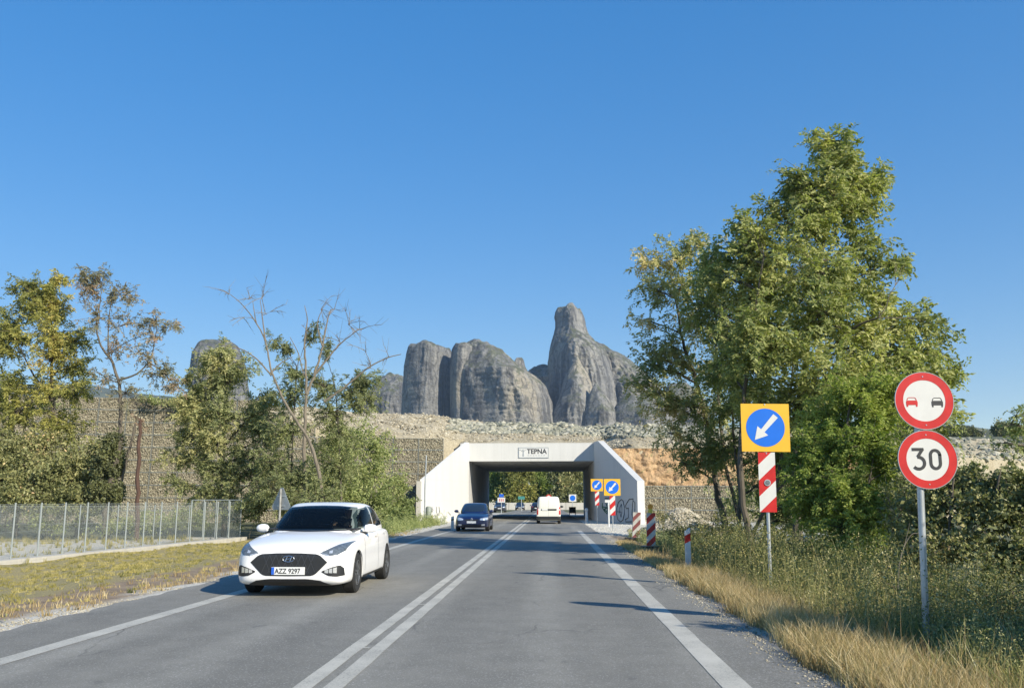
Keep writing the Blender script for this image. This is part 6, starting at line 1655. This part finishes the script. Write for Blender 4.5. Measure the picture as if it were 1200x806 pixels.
plant("thicket", "low straggly brush behind the far fence, below the wall", "shrub", [],
  [(160, 612, 30, 12, 51, .9), (200, 610, 30, 12, 51, .9), (235, 605, 26, 14, 51, 1.0), (130, 615, 26, 10, 50, .8), (280, 600, 30, 16, 51, 1.1), (60, 612, 50, 10, 50.5, 1)],
  'olive', mode='simple', twigs=40, per=8, size=.12, pairs=7, seed=71, tint0=.5, lw=.5, base=-.6, stem='stem', part='foliage', limb=.02)
plant("thicket", "shadowy undergrowth around the feet of the bare trees behind the white car", "shrub", [],
  [(300, 590, 26, 14, 50, 1), (335, 585, 26, 16, 50, 1), (370, 590, 26, 14, 50, 1), (400, 600, 26, 12, 50, 1), (350, 560, 28, 16, 52, .9), (390, 565, 26, 16, 52, .9), (320, 558, 22, 14, 52, .8), (430, 605, 26, 10, 50, .9)],
  'mid', mode='simple', twigs=54, per=9, size=.12, pairs=8, seed=72, tint0=.35, lw=.55, base=-.6, stem='stem', part='foliage', limb=.02)
plant("wall_top_bush", "green bush growing over the top of the tall gabion wall", "shrub", [],
  [(195, 472, 20, 6, 67, .9), (175, 468, 14, 5, 67, .8), (225, 470, 20, 7, 67, .9), (60, 473, 26, 6, 66, .7)],
  'olive', mode='simple', twigs=40, per=7, size=.14, pairs=7, seed=73, tint0=.5, lw=.5, base=8.6, stem='stem', part='foliage', limb=.02)
plant("wing_wall_weed", "small leafy weed growing at the foot of the left wing wall", "plant", [],
  [(503, 610, 7, 8, 60, 1.2), (508, 615, 6, 5, 60, 1.0)], 'mid', mode='simple', twigs=70, per=7, size=.1, pairs=5, seed=75, base=-.1, stem='stem', part='foliage', limb=.015)
# beyond the underpass
BT = [("yellow-green broad tree beyond the underpass, left half of the opening", 590, 196, 'bright', .6, 5), ("brownish-yellow thinning tree beyond the underpass", 607, 190, 'autumn', .35, 5), ("bright green tree in the middle of the opening", 634, 200, 'bright', .45, 6), ("dark green tree at the right of the opening", 665, 188, 'dark', .35, 6),
      ("dark tree hidden by the left tunnel wall", 560, 200, 'mid', .4, 6), ("olive tree hidden by the right tunnel wall", 700, 196, 'olive', .5, 6)]
for i, (lb, px_, Yb, lf, ti, hh) in enumerate(BT):
    plant("background_tree", lb, "tree", [([(px_, 596, Yb), (px_ + 1, 575, Yb), (px_, 560, Yb)], .3, .08)],
      [(px_, 545, 14, 9, Yb, 1.6), (px_ - 10, 558, 12, 9, Yb - 1, 1.7), (px_ + 10, 557, 12, 9, Yb + 1, 1.7), (px_ - 3, 568, 14, 9, Yb - 2, 1.8), (px_ - 13, 578, 11, 9, Yb - 2, 1.7), (px_ + 12, 576, 12, 9, Yb - 2, 1.7), (px_, 584, 16, 8, Yb - 3, 1.8)],
      lf, mode='simple', twigs=70, per=9, size=.42, pairs=6, seed=80 + i, tint0=ti, lw=.6, base=-.3, limb=.1, group="trees beyond the underpass", twr=.03)
# hill, house and trees at the right horizon
hq = P(1162, 511, 230)
hx, hz = hq[0], hq[2]
hs_ = []
for a in np.linspace(-1, 1, 40):
    for b_ in np.linspace(-1, 1, 24):
        r2 = a * a + b_ * b_ * 1.0
        hs_.append((hx + a * 95, 250 + b_ * 60, (hz + .4 + 1.5 * noise.noise(Vector((a * 4, b_ * 4, 2)))) * (1 - max(0, r2 - .12) ** 1.3) - .5))
ii = (np.arange(39)[:, None] * 24 + np.arange(23)[None]).reshape(-1, 1)
me = np_mesh("hillside", np.array(hs_), np.concatenate([ii, ii + 24, ii + 25, ii + 1], 1), True)
me.materials.append(M['hill']); tag(link("hillside", me), kind='structure')
hz = hz - .2
hw = pxm(230) * 8
t = empty("white_house", (hx, 236, hz), "tiny white flat-roofed house on the hill at the right horizon", "house")
mb = MB(); mb.box(-hw, hw * .5, 0, 6, -1.5, 1.9); mb.box(-hw * .5, hw, .5, 6.5, -1.5, 1.2); mb.build("wall", M['white_conc'], t)
mb = MB(); mb.box(-hw * 1.05, hw * .55, -.3, 6.3, 1.903, 2.15); mb.build("roof", M['white_conc'], t)
mb = MB(); mb.box(-hw * .55, hw * 1.05, .2, 6.8, 1.2, 1.4) if False else mb.box(hw * .52, hw * 1.05, .2, 6.8, 1.203, 1.4); mb.build("terrace_roof", M['white_conc'], t)
for x in (-hw * .8, -hw * .45, -hw * .1, hw * .2): mb = MB(); mb.box(x, x + .5, -.03, .03, .4, 1.4); mb.build("window", M['glass'], t)
for i, (px_, py_, w_, h_, lf, lb) in enumerate(((1135, 507, 12, 6, 'dark', "dark clump of low trees left of the tiny white house"), (1120, 505, 10, 6, 'mid', "paler bushy tree farthest left on the hill crest"), (1172, 502, 7, 8, 'dark', "small pointed dark tree right beside the tiny white house"), (1187, 503, 9, 8, 'olive', "yellowish tree right of the pointed dark one on the crest"))):
    plant("hill_tree", lb, "tree", [([(px_, 513, 232), (px_, 508, 232), (px_, py_, 232)], .25, .08)], [(px_, py_, w_, h_, 232, 1.6), (px_ - w_ * .5, py_ + 3, w_ * .6, h_ * .7, 232, 1.5), (px_ + w_ * .5, py_ + 3, w_ * .6, h_ * .7, 232, 1.5)],
      lf, mode='simple', twigs=130, per=8, size=.42, pairs=6, seed=90 + i, tint0=.3, lw=.7, limb=.1, twr=.03, group="trees on the hill crest")

# ------------------------------------------------------------------ grasses and weeds
rng = np.random.default_rng(77)
def grass(name, n, fx, fy, h, w, lean, leaf, label, cat, tint=(.5, .2), clump=0, z=gz, wob=0.0):
    if clump:
        m_ = n // clump
        cx, cy = fx(m_), fy(m_)
        X = np.repeat(cx, clump) + rng.normal(size=m_ * clump) * .05; Y_ = np.repeat(cy, clump) + rng.normal(size=m_ * clump) * .05
        ch = np.repeat(rng.uniform(.5, 1.2, m_), clump); ct = np.repeat(rng.normal(size=m_) * tint[1], clump)
    else:
        X, Y_ = fx(n), fy(n); ch = 1; ct = rng.normal(size=n) * tint[1]
    k = len(X)
    if wob: X = X + wob * (np.sin(Y_ * 1.9) * .5 + np.sin(Y_ * 4.7 + 1) * .35 + np.sin(Y_ * 0.6) * .6)
    B_ = np.stack([X, Y_, z(X, Y_) - .01], 1)
    H = rng.uniform(h[0], h[1], k) * ch
    V, F, t_ = blades(rng, B_, H, w, lean * rng.uniform(.3, 1.6, k), np.clip(tint[0] + ct + rng.normal(size=k) * .1, 0, 1))
    me = np_mesh(name, V, F, False, {'tint': t_}); me.materials.append(L[leaf])
    return tag(link(name, me), label, cat, kind='stuff')
def yd(a, b_, p=1.6): return lambda n: a + (b_ - a) * rng.random(n) ** p
grass("dry_grass", 52000, lambda n: 2.46 + np.abs(rng.normal(size=n)) * .62, yd(5.5, 19, 1.3), (.06, .32), .0032, .5, 'straw', "golden dry grass strip along the right road edge", "dry grass", clump=16, wob=.12, tint=(.5, .26))
grass("green_grass", 9000, lambda n: 2.55 + np.abs(rng.normal(size=n)) * .6, yd(5.5, 22, 1.3), (.05, .24), .0032, .5, 'weed', "green tufts mixed into the golden grass strip", "grass", clump=14, wob=.12)
grass("dry_grass", 12000, lambda n: 2.45 + np.abs(rng.normal(size=n)) * .30, yd(17, 34, 1.2), (.05, .20), .006, .4, 'straw', "sparser dry grass farther up the right road edge", "dry grass", clump=12)
grass("dry_grass", 3500, lambda n: rng.uniform(2.9, 6.5, n), yd(6.5, 30, 1.4), (.30, .62), .0022, .3, 'straw', "tall dry stalks among the roadside weeds", "dry grass", tint=(.4, .25), clump=5)
grass("green_grass", 26000, lambda n: rng.uniform(3.3, 7.5, n), yd(6.5, 24, 1.4), (.12, .45), .005, .5, 'weed', "green grass under the roadside weeds", "grass", clump=14)
grass("turf", 90000, lambda n: -6.9 - np.abs(rng.random(n)) ** .62 * 11.0, yd(9.5, 48, 1.25), (.03, .10), .006, .6, 'turf', "short patchy dry turf on the left verge", "grass", tint=(.55, .22), clump=26)
grass("turf", 4000, lambda n: -6.6 - np.abs(rng.normal(size=n)) * .8, yd(12, 46, 1.2), (.03, .14), .006, .4, 'straw', "taller straw tufts beside the left road edge", "grass", tint=(.4, .2), clump=14)
grass("turf", 7000, lambda n: rng.uniform(-11, -7.5, n), yd(34, 62, 1), (.12, .6), .008, .35, 'olive', "greenish brush on the verge behind the white car", "grass", tint=(.5, .2), clump=14)
grass("turf", 7000, lambda n: rng.uniform(-30, -18, n), lambda n: rng.uniform(24, 52, n), (.05, .35), .009, .5, 'turf', "dry grass tufts between the two long fences", "grass", tint=(.5, .2), clump=16)
# leafy weeds: stems with small leaves
def weeds(name, n, fx, fy, h, leaf, label, seed, nl=16, ls=.03, tint=.45, lean=.25):
    r_ = np.random.default_rng(seed)
    X, Y_ = fx(n), fy(n); Z = gz(X, Y_); H = r_.uniform(h[0], h[1], n)
    a = r_.uniform(0, 6.28, n); ld = np.stack([np.cos(a), np.sin(a), np.zeros(n)], 1) * (lean * H * r_.uniform(.2, 1.5, n))[:, None]
    B_ = np.stack([X, Y_, Z - .01], 1)
    ti = np.clip(tint + r_.normal(size=n) * .18, 0, 1)
    V, F, t_ = blades(r_, B_, H, .003, 0 * H + .2, np.clip(ti + .1, 0, 1))
    tt = r_.uniform(.15, 1.05, (n, nl))
    pos = B_[:, None, :] + np.array([0, 0, 1.0]) * (H[:, None] * tt)[:, :, None] + ld[:, None, :] * (tt ** 2)[:, :, None] + r_.normal(size=(n, nl, 3)) * (.05 + .10 * (1 - tt))[:, :, None] * np.minimum(H, 1)[:, None, None]
    p = pos.reshape(-1, 3); d = r_.normal(size=p.shape) + np.array([0, 0, .3])
    LV, lt_ = leaf_arrays(r_, p, d, ls * r_.uniform(.6, 1.5, len(p)), ls * .45, np.clip(np.repeat(ti, nl) + r_.normal(size=len(p)) * .1, 0, 1))
    LF = quads(len(LV)) + len(V)
    me = np_mesh(name, np.concatenate([V, LV]), np.concatenate([F, LF]), False, {'tint': np.concatenate([t_, lt_])}); me.materials.append(L[leaf])
    return tag(link(name, me), label, "weeds", kind='stuff')
weeds("roadside_weeds", 3900, lambda n: 3.3 + rng.random(n) ** .8 * 3.4, yd(10.0, 28, 1.1), (.30, 1.15), 'weed', "tangle of leafy weeds behind the dry grass strip", 101, nl=26, ls=.035, tint=.5)
weeds("roadside_weeds", 2600, lambda n: rng.uniform(3.9, 8, n), yd(6.5, 13, 1.0), (.15, .55), 'dark', "shaded leafy weeds around the round-sign post", 102, nl=30, ls=.032, tint=.5)
weeds("roadside_weeds", 900, lambda n: rng.uniform(3.35, 5.6, n), yd(20, 40, 1.0), (.2, .55), 'mid', "green weeds around the striped boards", 103, nl=26, ls=.06, tint=.4)
weeds("roadside_weeds", 900, lambda n: rng.uniform(3.7, 6.5, n), yd(6.5, 9.5, 1.0), (.15, .5), 'mid', "green weeds at the bottom right corner", 104, nl=30, ls=.028, tint=.55)
weeds("verge_weeds", 700, lambda n: rng.uniform(-9.8, -7.0, n), yd(34, 62, 1.0), (.25, .9), 'olive', "brushy weeds on the verge behind the white car", 105, nl=24, ls=.07, tint=.5)
weeds("verge_weeds", 60, lambda n: -7.15 + rng.normal(size=n) * .10, lambda n: 11.3 + rng.normal(size=n) * .10, (.08, .22), 'mid', "single small green weed clump on the bare left verge", 106, nl=16, ls=.03, tint=.6)
scatter_stones("gravel_heap", 2600, lambda n: P(806, 630, 48)[0] + rng.normal(size=n) * 1.0, lambda n: 50 + rng.normal(size=n) * .9, lambda n: rng.uniform(.04, .13, n), 'gravelst',
    zfun=lambda X, Y_: 1.15 * np.exp(-(((X - P(806, 630, 48)[0]) / 1.3) ** 2 + ((Y_ - 50) / 1.1) ** 2)) - .05, label="pale gravel heap right of the lamp-topped board", cat="gravel heap")
# ------------------------------------------------------------------ air
hz_ = MB(); hz_.box(-1500, 1500, -700, 3000, -3.0, 330)
hm = bpy.data.materials.new("haze"); hm.use_nodes = True
nt = hm.node_tree; nt.nodes.clear()
out = nt.nodes.new("ShaderNodeOutputMaterial"); pv = nt.nodes.new("ShaderNodeVolumePrincipled")
pv.inputs["Color"].default_value = (0.6, 0.78, 1.0, 1); pv.inputs["Density"].default_value = 0.00011; pv.inputs["Anisotropy"].default_value = 0.2
nt.links.new(pv.outputs[0], out.inputs["Volume"])
tag(hz_.build("haze", hm), kind='stuff')
